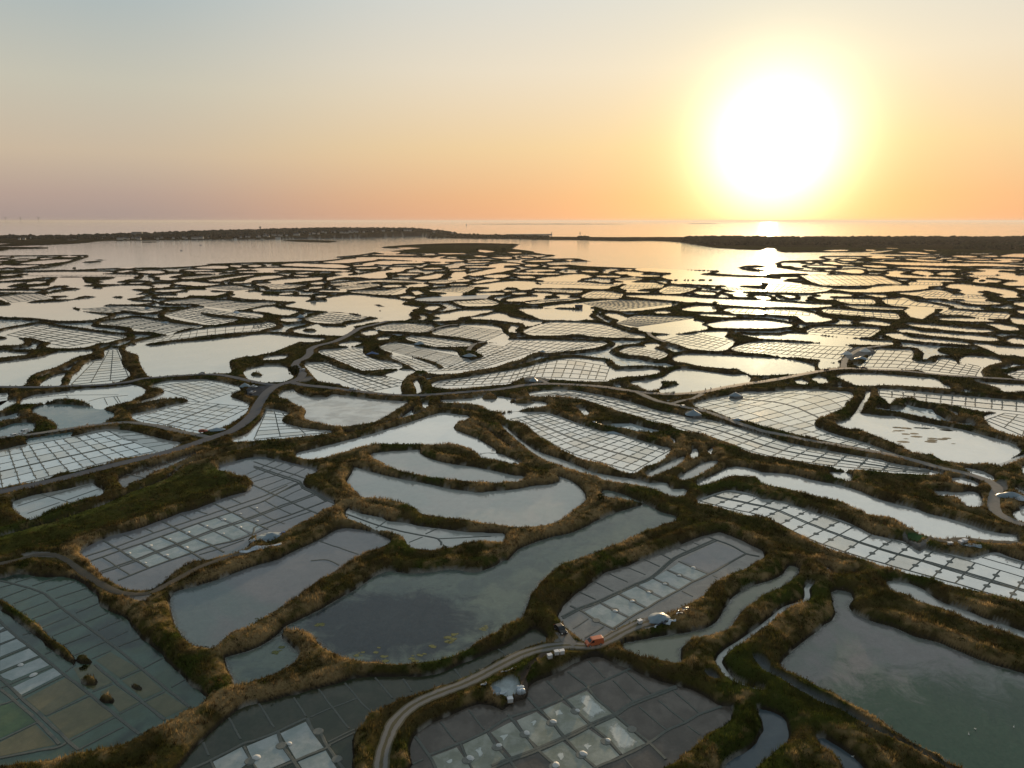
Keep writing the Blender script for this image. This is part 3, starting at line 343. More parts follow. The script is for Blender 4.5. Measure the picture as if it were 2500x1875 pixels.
# ---- fourth row
for s in ('A3 40,90 200,90 430,98 300,101 80,97', 'A3 250,145 330,128 430,120 520,105 650,105 700,122 600,141 580,156 450,159 330,153', 'A3 1340,110 1400,102 1600,105 1800,120 2000,128 2120,133 A4 100,140 200,146 60,152 A3 2120,156 2110,166 2130,186 2000,193 1800,191 1650,186 1500,179 1400,181 1390,160 1460,150 1350,141 1310,126', 'A3 1080,60 1200,55 1400,65 1600,75 1710,80 1650,91 1450,91 1250,81 1100,71', 'A3 980,60 1050,58 1020,66',
          'A3 1680,208 1740,205 1735,216', 'A3 1830,255 1950,258 2020,265 1930,271', 'A3 1010,285 1150,280 1400,285 1650,305 1850,315 2120,325 A4 200,340 400,355 580,362 400,379 200,371 0,373 A3 2000,366 1800,351 1600,331 1500,331 1300,311 1150,299', 'A3 0,315 100,300 230,292 310,298 220,319 100,329 0,326', 'A3 100,400 200,392 400,400 600,410 710,425 680,440 670,455 740,491 690,491 680,475 580,486 450,481 300,481 220,456 150,426', 'A3 620,395 700,390 720,409 640,411',
          'A3 1480,400 1550,380 1650,372 1730,375 1745,411 1640,413', 'A3 1240,422 1350,413 1360,426', 'A4 0,55 100,45 250,65 400,80 560,88 450,98 300,91 100,96 0,91 A3 2150,95', 'A4 530,65 600,66 560,73', 'A4 620,75 700,65 830,62 850,80 810,93 700,86', 'A4 10,168 150,162 320,178 200,181', 'A4 600,228 900,230 960,210 1100,200 1250,200 1390,210 1300,229 1100,241 950,251 750,246', 'A4 1040,110 1100,98 1250,110 1400,122 1600,130 1680,138 1450,133 1200,126 1080,119',
          'A4 1570,212 1620,188 1750,190 1950,215 2080,235 2140,258 2080,276 1980,261 1900,241 1700,236', 'A4 1800,175 1820,145 1870,142 2010,155 1950,166 1890,166', 'A4 1980,135 2050,110 2212,115 2400,120 2400,158 2212,151 2080,146', 'A4 2050,190 2100,170 2212,165 2400,165 2400,198 2212,196', 'A4 1130,45 1300,42 1500,52 1670,60 1500,61 1300,56', 'A4 1210,405 1250,395 1440,395 1430,415 1390,436 1330,471 1280,471 1240,436', 'A4 2120,480 2140,472 2212,480 2400,490 2400,522 2212,519 2130,511',
          'A4 1510,480 1700,475 1900,488 1950,494 1750,493', 'A4 1230,530 1300,525 1500,540 1700,560 1850,570 1940,578 1850,583 1650,576 1400,551', 'A4 2150,345 2212,340 2400,345 2400,372 2212,371 2150,366', 'A4 2170,410 2400,410 2400,432 2180,426'): pond('far', s)
for c in ((1490, 10), (1523, 10), (1562, 15), (1635, 33), (1710, 18)): ell('A3', c[0], 153, c[1], 4.5)
ell('A4', 1858, 157, 28, 7)
for s, g in (('A3 350,45 430,38 510,45 450,51', None), ('A3 260,170 400,165 600,168 800,185 940,190 880,201 700,196 450,191 290,181', ('A3 290,180 700,195 900,198', 'A3 300,168 600,168 930,190', 16, 1, 0)), ('A3 910,85 1000,80 1140,90 1050,99 930,96', None), ('A3 910,150 980,135 1060,130 1125,138 1090,151 1000,159', ('A3 920,152 1090,150', 'A3 980,134 1125,138', 5, 3, 0)), ('A3 960,215 1000,195 1150,190 1300,188 1290,210 1150,221 1000,236', ('A3 970,225 1290,212', 'A3 1000,195 1300,188', 8, 2, 0)),
             ('A3 1290,245 1350,210 1400,200 1500,215 1580,220 1500,246 1420,261 1300,259', ('A3 1290,258 1500,246', 'A3 1380,203 1580,220', 7, 3, 0)), ('A3 1800,212 1950,210 2140,228 A4 40,236 20,244 A3 1950,241 1840,229', ('A3 1830,230 2200,245', 'A3 1810,211 2190,232', 10, 2, 0)), ('A4 50,225 80,185 200,182 350,190 480,205 580,215 540,236 380,253 200,251 50,246', ('A4 50,246 390,253', 'A4 90,185 580,215', 9, 3, 0)), ('A3 630,290 700,255 780,245 900,258 955,265 945,299 800,299 700,301', ('A3 640,295 945,298', 'A3 740,248 955,265', 7, 2, 0)),
             ('A3 230,235 350,232 500,235 620,240 600,256 400,246', ('A3 260,240 600,254', 'A3 260,234 620,240', 12, 1, 0)), ('A3 210,265 300,262 370,272 300,281', None), ('A3 150,335 300,320 450,305 600,305 500,319 350,331 220,346', ('A3 180,342 500,318', 'A3 200,330 600,305', 9, 1, 0)), ('A3 300,380 450,360 620,345 800,325 950,322 1150,330 1300,340 1420,350 1350,371 1200,391 1050,406 900,406 800,391 720,371 620,379 450,376', ('A3 640,350 950,322', 'A3 900,408 1420,350', 10, 9, 0)),
             ('A3 1620,440 1750,442 1920,455 1850,459 1700,451', None), ('A3 1830,410 1900,390 2050,395 2143,400 A4 30,410 20,434 A3 2000,433 1880,426', ('A3 1850,418 2200,436', 'A3 1900,390 2212,404', 7, 1, 0)), ('A4 30,430 60,400 200,405 330,410 420,430 480,455 580,480 430,501 350,499 300,491 330,456 200,446', ('A4 40,430 400,450', 'A4 60,402 400,425', 6, 1, 0)), ('A4 340,115 500,108 800,112 1000,118 1050,140 1150,170 1160,181 950,181 920,191 700,193 500,189 420,160 380,135', ('A4 350,112 1010,118', 'A4 480,190 1160,182', 12, 2, 0)),
             ('A4 1250,188 1280,168 1500,175 1510,191 1350,199', ('A4 1255,192 1510,192', 'A4 1280,168 1500,175', 7, 1, 0)), ('A4 1060,85 1150,72 1210,75 1150,89', None), ('A4 1280,95 1330,72 1400,80 1440,100 1380,109', None), ('A4 1490,105 1550,85 1620,88 1600,103', None), ('A4 1740,90 1900,80 2050,85 2130,98 1950,99', None), ('A4 1740,118 1850,105 1980,112 1950,126 1820,129', ('A4 1780,122 1950,126', 'A4 1800,110 1980,112', 6, 1, 0)),
             ('A4 1150,265 1300,255 1430,240 1500,235 1570,255 1600,275 1750,280 1850,285 1890,306 1750,309 1550,301 1400,301 1300,286', ('A4 1300,285 1890,308', 'A4 1400,245 1850,283', 12, 2, 0)), ('A4 620,310 650,308 800,312 930,315 940,346 800,346 680,336', ('A4 650,336 940,346', 'A4 650,308 930,315', 5, 1, 0)), ('A4 1030,320 1150,310 1200,300 1280,330 1400,345 1560,381 1400,386 1200,371 1070,356', ('A4 1060,355 1560,386', 'A4 1060,312 1250,320 1560,378', 8, 1, 0)),
             ('A4 860,275 960,275 1050,282 1000,293', None), ('A4 710,370 850,372 1050,385 1200,395 1000,391 800,386', ('A4 730,378 1150,396', 'A4 730,370 1150,390', 10, 1, 0)), ('A4 520,405 560,398 700,405 900,420 1130,435 1150,471 950,461 750,441 540,426', ('A4 530,425 1150,471', 'A4 560,398 1130,435', 9, 2, 0)), ('A4 1510,430 1560,405 1700,412 1850,425 2080,435 2040,471 1850,461 1650,441', ('A4 1520,432 2040,472', 'A4 1570,405 2080,436', 9, 2, 0)),
             ('B4 2080,190 2150,160 2212,170 2400,180 2400,212 2212,206', None), ('A4 1910,530 2000,525 2130,545 2160,560 2050,571 1980,551', None), ('A4 830,510 950,500 1080,520 1040,531 900,519', None), ('A4 1560,320 1700,330 1850,325 2000,345 1900,351 1750,346', ('A4 1600,326 1950,350', 'A4 1600,320 1950,340', 10, 1, 0)), ('A4 450,300 520,292 600,305 500,313', None)):
    pan('far', s, grids=[g] if g else ())

# ---- edge of the lagoon
for s in ('F4 480,395 680,388 690,395 560,399', 'F4 850,385 930,390 860,399', 'F4 1020,372 1130,376 1040,379', 'F4 1130,412 1250,405 1370,415 1395,424 1250,419', 'F4 1340,388 1460,396 1380,399', 'F4 1605,352 1715,356 1620,359', 'F4 1180,468 1300,470 1500,485 1350,486 1230,479', 'F4 880,495 1100,495 1600,505 2000,512 2212,528 2400,540 2000,527 1500,523 1100,513', 'F4 2020,445 2120,425 2212,422 2400,422 2400,452 2100,448', 'F4 1700,488 1900,485 2160,490 2000,494', 'F4 480,505 550,488 600,505 750,520 600,516', 'F4 1830,443 1990,440 1950,448', 'F4 1690,465 1930,468 1800,471', 'F4 325,492 390,493 360,499',
          'F2 1040,410 1100,404 1245,408 1220,421 1100,419', 'F2 590,495 700,480 850,465 1040,475 900,491 750,501', 'F2 870,455 1100,452 1400,455 1520,460 1790,480 1600,489 1200,471', 'F2 930,510 1100,485 1350,490 1450,498 1170,509 1150,521 1060,509', 'F2 1520,462 1640,438 1600,456', 'F2 1230,372 1300,368 1420,375 1300,381', 'F2 2020,520 2140,504 F3 60,515 F2 2130,522', 'F2 1900,390 1980,392 2060,405 1950,409', 'F2 2040,455 2200,450 2200,466', 'F3 455,475 540,475 500,483', 'F1 190,505 400,478 610,473 540,496 380,509', 'F1 -60,528 0,525 80,522 30,546 -60,552', 'F1 60,530 300,523 330,530 180,541',
          'F1 570,303 700,302 620,308', 'F1 -60,335 80,335 0,343', 'F1 -60,362 140,358 350,355 240,367 0,376', 'F1 1040,545 1130,538 1160,546', 'F1 1700,540 1830,528 1950,532 1960,546 1820,548', 'F1 2005,520 2080,528 2060,536 2010,531'): pond('far', s)
LAGOON = 'F1 -400,400 0,398 160,357 380,347 600,337 750,327 880,313 1100,309 1400,306 1700,303 2000,299 F2 0,299 300,291 700,286 1000,281 1300,271 1480,269 1640,270 1640,286 1900,293 2200,296 F3 300,303 500,304 700,309 1000,313 1150,311 1350,316 1500,331 1600,346 1750,371 1900,380 1960,386 2160,389 F4 0,372 60,374 80,396 150,410 410,409 700,409 850,406 1000,396 1090,391 950,411 880,416 1000,423 1300,433 1540,446 1300,441 900,439 520,438 440,444 440,456 500,470 300,476 110,483 60,500 70,535 0,545 F3 2200,600 2070,606 1760,590 1800,575 1790,566 1400,551 1000,541 600,523 480,513 330,519 300,501 500,491 685,487 640,479 540,461 250,461 380,436 280,426 200,413 190,404 60,386 0,381 60,341 0,336 F2 2000,331 1700,331 1450,339 1250,351 1080,367 1200,376 1400,373 1250,393 1100,401 1000,413 900,431 680,451 750,459 600,479 240,489 0,493 F1 2050,498 1780,509 1800,519 1500,535 1200,538 900,546 600,559 180,563 420,541 560,513 770,446 770,431 0,436 -400,440'
SEA = 'F1 -900,285 0,284 600,286 1000,276 1600,266 2200,253 F2 500,249 1000,246 1400,246 1700,256 1790,263 1800,259 2200,263 F3 60,271 340,279 900,283 1480,285 1700,288 2200,290 F4 1000,290 2212,288 3200,288 3200,205 F1 -900,205'
isle('F1 -300,366 200,366 420,371 380,376 100,383 -300,390'); isle('F2 245,309 420,306 700,314 640,325 480,322 330,317')
isle('F3 1965,540 2010,529 2150,526 2200,536 2060,544 2200,575 2100,571 2000,556'); isle('F2 1480,281 1640,279 1640,286 1560,287')
isle('F1 720,497 860,487 870,490 760,499'); isle('F1 830,474 920,475 860,478'); isle('F1 1210,323 1360,321 1300,325')

# ---- roads and tracks (width in metres, kind, centre line)
ROADS = [
    (5.6, 'asphalt', 'A2 1130,495 1000,530 B2 900,70 830,110 760,150 680,185 600,205 520,225 475,250 470,290 430,325 370,350 345,385 375,420 410,460 395,490 330,520 200,555 120,605 60,680 20,750 C1 2150,25 2060,110 1950,180 1800,230 1600,300 1400,360 1150,422 900,482 600,560 300,632 0,692 -200,738'),
    (5.0, 'asphalt', 'B2 330,530 400,550 600,570 800,596 1000,620 1200,638 1400,638 1600,626 1800,610 2000,595 B3 0,576 150,552 350,542 600,552 800,567 1000,596 1150,616 1300,626 1450,626 1600,615 1750,590 1900,560 2050,536 B4 0,524 150,500 300,470 450,442 600,418 750,412 1000,425 1200,432 1500,465 1800,485 2000,496 2212,511 2450,525'),
    (4.4, 'asphalt', 'B1 -80,566 0,566 300,570 600,560 900,546 1100,522 1200,498 1400,482 1600,468 1800,462 1950,482 2100,516 B2 69,538 180,552'),
    (3.8, 'gravel', 'B3 1090,612 1250,682 1400,716 1500,740 1650,770 1800,820 1950,875 2120,930 C4 0,178 200,217 400,260 600,292 850,337 1100,382 1300,432 1500,487 1700,532 1850,577 1950,622 1990,672 1965,722 1955,782 1970,852 2040,902 2150,952 2400,1030'),
    (3.0, 'gravel', 'B3 1380,708 1480,682 1560,666 1640,625'),
    (3.2, 'rutted', 'D2 1070,1800 1075,1600 1090,1500 1130,1380 1180,1270 1280,1160 1400,1080 1560,1010 1750,940 1900,870 2050,790 D3 0,742 120,684 250,642 400,614 520,606 640,612 740,605 850,560 950,505 1080,440 1180,405'),
    (3.0, 'gravel', 'D3 560,608 500,560 450,490'), 
    (2.0, 'dirt', 'C1 -150,1330 0,1300 150,1268 280,1230 400,1220 480,1232 580,1282 700,1372 850,1470 1000,1540 1150,1560 1280,1540 1400,1480 1550,1400 1700,1322 1900,1252 2100,1200'),
    (3.6, 'gravel', 'C1 -80,245 100,226 300,202 500,172 700,142 900,118 1050,108 1200,118 1350,142 1500,182 1650,208 1760,232'),
    (4.0, 'gravel', 'B4 690,405 700,340 760,290 830,250 920,232 1060,215'),
    (3.4, 'gravel', 'A2 1450,590 1540,555 1640,530 1720,528'), (3.4, 'gravel', 'B2 1810,260 1850,212 1950,186'), (3.4, 'gravel', 'B3 1180,105 1205,135 1240,155 1330,190'),
    (2.4, 'dirt', 'C4 1400,1080 1550,1110 1700,1090 1900,1110 2200,1130'), (3.0, 'gravel', 'B3 330,535 250,500 160,490'),
]
YARDS = [('gravel', 'D3 250,655 360,600 420,550 500,535 580,570 660,590 690,640 600,640 480,648 380,660'), ('dirt', 'D3 300,665 420,655 380,690 300,730 220,790 170,860 130,900 70,890 130,830 200,750 250,700'), ('dirt', 'D3 800,560 900,500 1010,450 1090,420 1130,450 1000,500 880,570 820,600'),
      # bare working areas: kind, outline
    ('gravel', 'B2 365,525 440,480 505,492 490,510 430,522'), ('asphalt', 'B2 60,560 150,545 200,560 120,610 70,660 20,640 B1 2090,630 2080,590 2130,560'),
    ('salt', 'D2 2000,990 2010,960 2060,930 2143,890 D3 40,892 100,935 110,975 60,1020 0,1040 D2 2080,1045 2020,1030'), ('dirt', 'D3 100,880 160,900 170,960 140,1010 60,1040 40,1020 110,980'),
    ('gravel', 'D3 1040,440 1120,390 1200,360 1260,400 1300,430 1180,470 1060,470'), ('salt', 'C2 20,1075 90,1040 180,1030 250,1040 230,1075 120,1115 20,1120'), ('gravel', 'B3 130,505 150,480 250,482 360,500 340,525 200,525'),
    ('gravel', 'B3 1490,780 1560,765 1640,795 1640,815 1560,815'), ('gravel', 'B4 690,300 760,240 900,235 960,268 880,300 800,330 740,340'), ('gravel', 'C4 1960,640 2000,600 2060,620 2080,670 2010,700 1980,690'),
    ('gravel', 'B3 1860,640 1910,620 1990,640 1950,660'), ('mud', 'D4 -10,790 150,870 330,965 520,1060 700,1160 860,1260 1010,1350 1210,1460 1400,1555 1560,1650 1700,1760 1640,1770 1500,1670 1350,1580 1180,1490 960,1375 820,1290 680,1205 480,1110 300,1010 140,930 0,860 D3 2120,820 2080,760'),
    ('mud', 'D3 1650,850 1700,838 1750,870 1790,920 1750,930 1700,905'), ('mud', 'D3 2060,720 2143,730 2212,800 2212,840 2120,800'), ('gravel', 'D1 1020,170 1150,190 1280,170 1260,220 1190,250 1080,220'),
    ('gravel', 'C1 180,1225 330,1200 470,1215 520,1240 420,1250 260,1245'), ('moss', 'C4 1210,1050 1290,1040 1380,1080 1340,1110 1240,1090'), ('gravel', 'C4 1180,1060 1210,1045 1240,1095 1340,1120 1400,1085 1420,1100 1340,1165 1260,1120'),
]
MEADOW = 'C1 0,1090 400,980 800,850 1100,720 1400,610 1600,500 1760,470 1900,560 1950,640 1700,720 1300,860 900,990 600,1100 500,1200 200,1200 0,1280'
# ------------------------------------------------------------------ materials
MATS = {}
def material(name):
    m = bpy.data.materials.new(name); m.use_nodes = True; t = NT(m.node_tree); t.n.clear(); MATS[name] = m
    return m, t
def finish(t, shader):
    o = t.node('ShaderNodeOutputMaterial'); t.l.new(shader, o.inputs[0])
def bsdf(t, color, rough=0.6, **k):
    b = t.node('ShaderNodeBsdfPrincipled'); t.put(b.inputs['Base Color'], color); t.put(b.inputs['Roughness'], rough)
    for n, v in k.items(): t.put(b.inputs[n.replace('_', ' ')], v)
    return b
def plain(name, c, rough=0.6, var=0.12, scale=3.0, **k):
    m, t = material(name); g = t.node('ShaderNodeTexCoord')
    n = t.noise(g.outputs['Object'], scale, 4.0)
    f = t.math('ADD', t.math('MULTIPLY', n, 2 * var), 1.0 - var)
    col = t.mix(1.0, c, f, 'MULTIPLY')
    finish(t, bsdf(t, col, rough, **k).outputs[0]); return m


def ripple(t, pos, size, amp):
    """wavelets as a direct tilt of the surface normal, so that they hold at any distance"""
    n = t.node('ShaderNodeTexNoise'); t.l.new(pos, n.inputs['Vector']); n.inputs['Scale'].default_value = 1.0 / size; n.inputs['Detail'].default_value = 2.0
    a = t.node('ShaderNodeVectorMath', operation='SUBTRACT'); t.l.new(n.outputs['Color'], a.inputs[0]); a.inputs[1].default_value = (0.5, 0.5, 0.5)
    b = t.node('ShaderNodeVectorMath', operation='MULTIPLY'); t.l.new(a.outputs[0], b.inputs[0]); b.inputs[1].default_value = (amp, amp, 0)
    e = t.node('ShaderNodeVectorMath', operation='ADD'); t.l.new(b.outputs[0], e.inputs[0]); e.inputs[1].default_value = (0, 0, 1)
    f = t.node('ShaderNodeVectorMath', operation='NORMALIZE'); t.l.new(e.outputs[0], f.inputs[0]); return f.outputs[0]
def water(name, a, b, scale=18.0, rough=0.05, fine=0.10, lo=0.42, hi=0.62, wave=0.12, third=None, where=None, ior=1.45, mirror=0.0):
    """shallow brine over a clay or weed bed: bed colours under a smooth reflecting surface"""
    m, t = material(name); g = t.node('ShaderNodeNewGeometry'); pos = g.outputs['Position']
    n = t.noise(pos, 1.0 / scale, 4.0, 0.6, 0.4)
    col = t.mix(t.step(n, lo, hi), a, b)
    if third is not None:
        n3 = t.noise(pos, 1.0 / (scale * 2.7), 3.0, 0.55, 0.6); col = t.mix(t.step(n3, 0.5, 0.66), col, third)
    if where is not None:                                                  # a deeper hole in the bed: centre, radii, colour
        (cx, cy), (rx, ry), cc = where
        mp = t.node('ShaderNodeMapping', vector_type='POINT'); t.l.new(pos, mp.inputs[0])
        mp.inputs['Location'].default_value = (-cx / rx, -cy / ry, 0); mp.inputs['Scale'].default_value = (1 / rx, 1 / ry, 0)
        ln = t.node('ShaderNodeVectorMath', operation='LENGTH'); t.l.new(mp.outputs[0], ln.inputs[0])
        wob = t.math('ADD', ln.outputs['Value'], t.math('MULTIPLY', t.math('SUBTRACT', t.noise(pos, 0.11, 7.0, 0.72, 0.8), 0.5), 1.7))
        col = t.mix(t.step(wob, 1.15, 0.62), col, cc)
    bed = t.noise(pos, 0.33, 4.0, 0.65, 0.5); col = t.mix(1.0, col, t.math('ADD', t.math('MULTIPLY', bed, 3.2 * fine), 1.0 - 1.6 * fine), 'MULTIPLY')
    sp = t.noise(pos, 1.6, 3.0, 0.7)
    col = t.mix(1.0, col, t.math('ADD', t.math('MULTIPLY', sp, 2 * fine), 1.0 - fine), 'MULTIPLY')
    s = bsdf(t, col, rough, IOR=ior, Metallic=mirror); t.l.new(ripple(t, pos, 0.6, wave), s.inputs['Normal'])
    finish(t, s.outputs[0]); return m

DARKC = tuple(at('D2 1150,420')[0])
water('lilac', (0.185, 0.19, 0.20), (0.22, 0.215, 0.22), third=(0.15, 0.19, 0.19), ior=1.5)
water('grey', (0.43, 0.455, 0.43), (0.48, 0.475, 0.445), ior=1.6, mirror=0.15)
water('greybrown', (0.088, 0.076, 0.062), (0.13, 0.113, 0.094), 5.0, 0.12, 0.22)
water('green', (0.075, 0.125, 0.094), (0.07, 0.108, 0.07), 9.0, 0.08, 0.22, third=(0.032, 0.048, 0.045))
water('claygrey', (0.20, 0.19, 0.172), (0.24, 0.228, 0.205), 6.0, 0.07, 0.14, ior=1.5)
water('olivebrown', (0.10, 0.105, 0.05), (0.125, 0.12, 0.06), 5.0, 0.1, 0.22)
water('moss', (0.055, 0.105, 0.035), (0.08, 0.12, 0.04), 6.0, 0.2, 0.25)
water('brown', (0.125, 0.115, 0.05), (0.15, 0.13, 0.06), 6.0, 0.1, 0.2)
water('deepgreen', (0.032, 0.043, 0.024), (0.054, 0.058, 0.036), 7.0, 0.10, 0.22)
water('dark', (0.15, 0.19, 0.155), (0.11, 0.145, 0.13), 9.0, 0.05, 0.2, where=(DARKC, (25.0, 18.0), (0.026, 0.040, 0.050)))
water('pale', (0.78, 0.80, 0.79), (0.83, 0.84, 0.82), 22.0, 0.03, 0.05, wave=0.09, ior=1.8, mirror=0.5)
water('palegrey', (0.66, 0.66, 0.63), (0.42, 0.41, 0.385), 12.0, 0.06, 0.16, ior=1.7, mirror=0.3)
water('far', (0.78, 0.81, 0.81), (0.83, 0.85, 0.84), 40.0, 0.03, 0.04, wave=0.13, ior=1.8, mirror=0.6)
water('olive', (0.24, 0.25, 0.18), (0.265, 0.265, 0.195), 14.0, 0.06, 0.10)
water('lilacgreen', (0.21, 0.20, 0.195), (0.16, 0.185, 0.16), 14.0, 0.05, 0.15, third=(0.10, 0.11, 0.115), where=(tuple(at('D4 2150,1650')[0]), (40.0, 31.0), (0.03, 0.075, 0.04)))
water('blue', (0.075, 0.105, 0.125), (0.09, 0.12, 0.135), 12.0, 0.05)
water('teal', (0.12, 0.20, 0.21), (0.22, 0.27, 0.265), 14.0, 0.05, ior=1.6)
water('ice', (0.36, 0.45, 0.53), (0.40, 0.48, 0.55), 10.0, 0.2)
water('brine', (0.31, 0.36, 0.35), (0.40, 0.43, 0.42), 3.5, 0.06, 0.14, third=(0.26, 0.31, 0.30), ior=1.5)
water('brine_olive', (0.24, 0.255, 0.20), (0.31, 0.325, 0.275), 3.0, 0.08, 0.18, third=(0.40, 0.41, 0.35))
water('cell_pale', (0.78, 0.79, 0.77), (0.83, 0.83, 0.80), 6.0, 0.04, 0.07, ior=1.8, mirror=0.5)
water('cell_grey', (0.64, 0.65, 0.63), (0.70, 0.70, 0.67), 5.0, 0.05, 0.10, ior=1.8, mirror=0.4)
water('cell_warm', (0.72, 0.69, 0.62), (0.68, 0.65, 0.58), 5.0, 0.06, 0.10, ior=1.8, mirror=0.4)
PALE_OF = {'deepgreen': 'brine', 'greybrown': 'brine_olive', 'green': 'brine'}

# open sea and lagoon: long gentle ripples
m, t = material('sea'); g = t.node('ShaderNodeNewGeometry'); pos = g.outputs['Position']
mp = t.node('ShaderNodeMapping'); t.l.new(pos, mp.inputs[0]); mp.inputs['Scale'].default_value = (0.0009, 0.005, 1)
calm = t.noise(mp.outputs[0], 1.0, 4.0, 0.6)
s = bsdf(t, (0.62, 0.70, 0.73), t.math('ADD', t.math('MULTIPLY', calm, 0.06), 0.015), IOR=1.34, Metallic=0.35); t.l.new(ripple(t, pos, 3.0, 0.24), s.inputs['Normal'])
finish(t, s.outputs[0])

# banks: colour comes from the survey attribute (grass, straw, mud), broken up by fine grain
def attr_mat(name, rough, grain, bump=0.0, transl=0.0):
    m, t = material(name); at_ = t.node('ShaderNodeAttribute', attribute_name='Col'); g = t.node('ShaderNodeNewGeometry'); pos = g.outputs['Position']
    n = t.noise(pos, 1.1, 5.0, 0.7); n2 = t.noise(pos, 0.22, 3.0)
    f = t.math('ADD', t.math('MULTIPLY', t.math('ADD', n, t.math('MULTIPLY', n2, 0.6)), grain), 1.0 - 0.8 * grain)
    col = t.mix(1.0, at_.outputs['Color'], f, 'MULTIPLY')
    s = bsdf(t, col, rough, **{'Specular_IOR_Level': 0.0})
    if bump:
        b = t.node('ShaderNodeBump'); b.inputs['Strength'].default_value = bump; b.inputs['Distance'].default_value = 0.35
        t.l.new(n, b.inputs['Height']); t.l.new(b.outputs[0], s.inputs['Normal'])
    out = s.outputs[0]
    if transl:
        tr = t.node('ShaderNodeBsdfTranslucent'); t.put(tr.inputs[0], col); mx = t.node('ShaderNodeMixShader'); mx.inputs[0].default_value = transl
        t.l.new(out, mx.inputs[1]); t.l.new(tr.outputs[0], mx.inputs[2]); out = mx.outputs[0]
    finish(t, out); return m
attr_mat('turf', 0.95, 0.9, 0.8); attr_mat('blades', 0.8, 0.5, 0.0, 0.45)

plain('wet_clay', (0.145, 0.155, 0.14), 0.85, 0.3, 1.2, Specular_IOR_Level=0.2)
plain('clay_dry', (0.21, 0.215, 0.195), 0.9, 0.25, 1.5, Specular_IOR_Level=0.2); plain('salt', (0.66, 0.66, 0.64), 0.7, 0.06, 4.0); plain('salt_skin', (0.40, 0.44, 0.43), 0.35, 0.3, 0.9)
def film(name, c1, c2, rough=0.5, scale=1.2, hard=0.25):
    """a thin layer on the water that breaks up and fades out towards its rim"""
    m, t = material(name); at_ = t.node('ShaderNodeAttribute', attribute_name='Col'); g = t.node('ShaderNodeNewGeometry'); n = t.noise(g.outputs['Position'], scale, 5.0, 0.7)
    sx = t.node('ShaderNodeSeparateColor'); t.l.new(at_.outputs['Color'], sx.inputs[0])
    k = t.step(t.math('ADD', sx.outputs[0], t.math('MULTIPLY', t.math('SUBTRACT', n, 0.5), 1.3)), 0.5 - hard, 0.5 + hard)
    tr = t.node('ShaderNodeBsdfTransparent'); mx = t.node('ShaderNodeMixShader'); t.l.new(k, mx.inputs[0]); t.l.new(tr.outputs[0], mx.inputs[1])
    t.l.new(bsdf(t, t.mix(n, c1, c2), rough).outputs[0], mx.inputs[2]); finish(t, mx.outputs[0]); return m
film('algae', (0.09, 0.11, 0.03), (0.19, 0.19, 0.05), 0.7, 1.6); film('crust', (0.44, 0.49, 0.46), (0.70, 0.72, 0.68), 0.4, 0.9, 0.35); film('shallows', (0.20, 0.215, 0.19), (0.30, 0.30, 0.27), 0.12, 0.5, 0.4)
plain('weed', (0.06, 0.06, 0.035), 0.7)
plain('asphalt', (0.075, 0.08, 0.092), 0.75, 0.22, 0.25); plain('gravel', (0.20, 0.19, 0.175), 0.9, 0.3, 0.5); plain('dirt', (0.095, 0.08, 0.058), 0.95, 0.35, 0.7)
m, t = material('rutted'); uv = t.node('ShaderNodeUVMap'); sp = t.node('ShaderNodeSeparateXYZ'); t.l.new(uv.outputs[0], sp.inputs[0]); g = t.node('ShaderNodeNewGeometry')
nz = t.noise(g.outputs['Position'], 0.8, 5.0, 0.7)
off = t.math('ABSOLUTE', t.math('SUBTRACT', sp.outputs[0], 0.5)); rut = t.math('ABSOLUTE', t.math('SUBTRACT', off, 0.25))
rut = t.math('ADD', rut, t.math('MULTIPLY', t.math('SUBTRACT', nz, 0.5), 0.22))
col = t.mix(t.step(rut, 0.17, 0.10), t.mix(nz, (0.05, 0.05, 0.02), (0.15, 0.13, 0.08)), t.mix(nz, (0.17, 0.165, 0.155), (0.25, 0.24, 0.225)))
finish(t, bsdf(t, col, 0.95).outputs[0])

# ------------------------------------------------------------------ mesh helpers
def link(o, parent=None):
    COL.objects.link(o)
    if parent is not None: o.parent = parent
    return o
def mesh_py(name, verts, faces, mat, parent=None, smooth=False, **props):
    me = bpy.data.meshes.new(name); me.from_pydata([tuple(map(float, v)) for v in verts], [], faces)
    if mat: me.materials.append(MATS[mat] if isinstance(mat, str) else mat)
    if smooth: me.polygons.foreach_set('use_smooth', [True] * len(me.polygons))
    o = bpy.data.objects.new(name, me); link(o, parent)
    for k, v in props.items(): o[k] = v
    return o
def mesh_np(name, V, Fq, mat, colors=None, smooth=False, parent=None, **props):
    V = np.ascontiguousarray(V, np.float32); Fq = np.ascontiguousarray(Fq, np.int32); k = Fq.shape[1]
    me = bpy.data.meshes.new(name); me.vertices.add(len(V)); me.vertices.foreach_set('co', V.ravel())
    me.loops.add(Fq.size); me.loops.foreach_set('vertex_index', Fq.ravel())
    me.polygons.add(len(Fq)); me.polygons.foreach_set('loop_start', np.arange(0, Fq.size, k, dtype=np.int32))
    me.polygons.foreach_set('use_smooth', np.full(len(Fq), smooth))
    if colors is not None:
        a = me.color_attributes.new('Col', 'FLOAT_COLOR', 'POINT')
        a.data.foreach_set('color', np.concatenate([colors, np.ones((len(V), 1))], 1).astype(np.float32).ravel())
    me.update(calc_edges=True); me.materials.append(MATS[mat])
    o = bpy.data.objects.new(name, me); link(o, parent)
    for kk, v in props.items(): o[kk] = v
    return o
def tag(o, label, cat, group=None):
    o['label'] = label; o['category'] = cat
    if group: o['group'] = group
    return o
def empty(name, loc, rz=0.0):
    o = bpy.data.objects.new(name, None); o.location = loc; o.rotation_euler = (0, 0, rz); o.empty_display_size = 0.3
    return link(o)

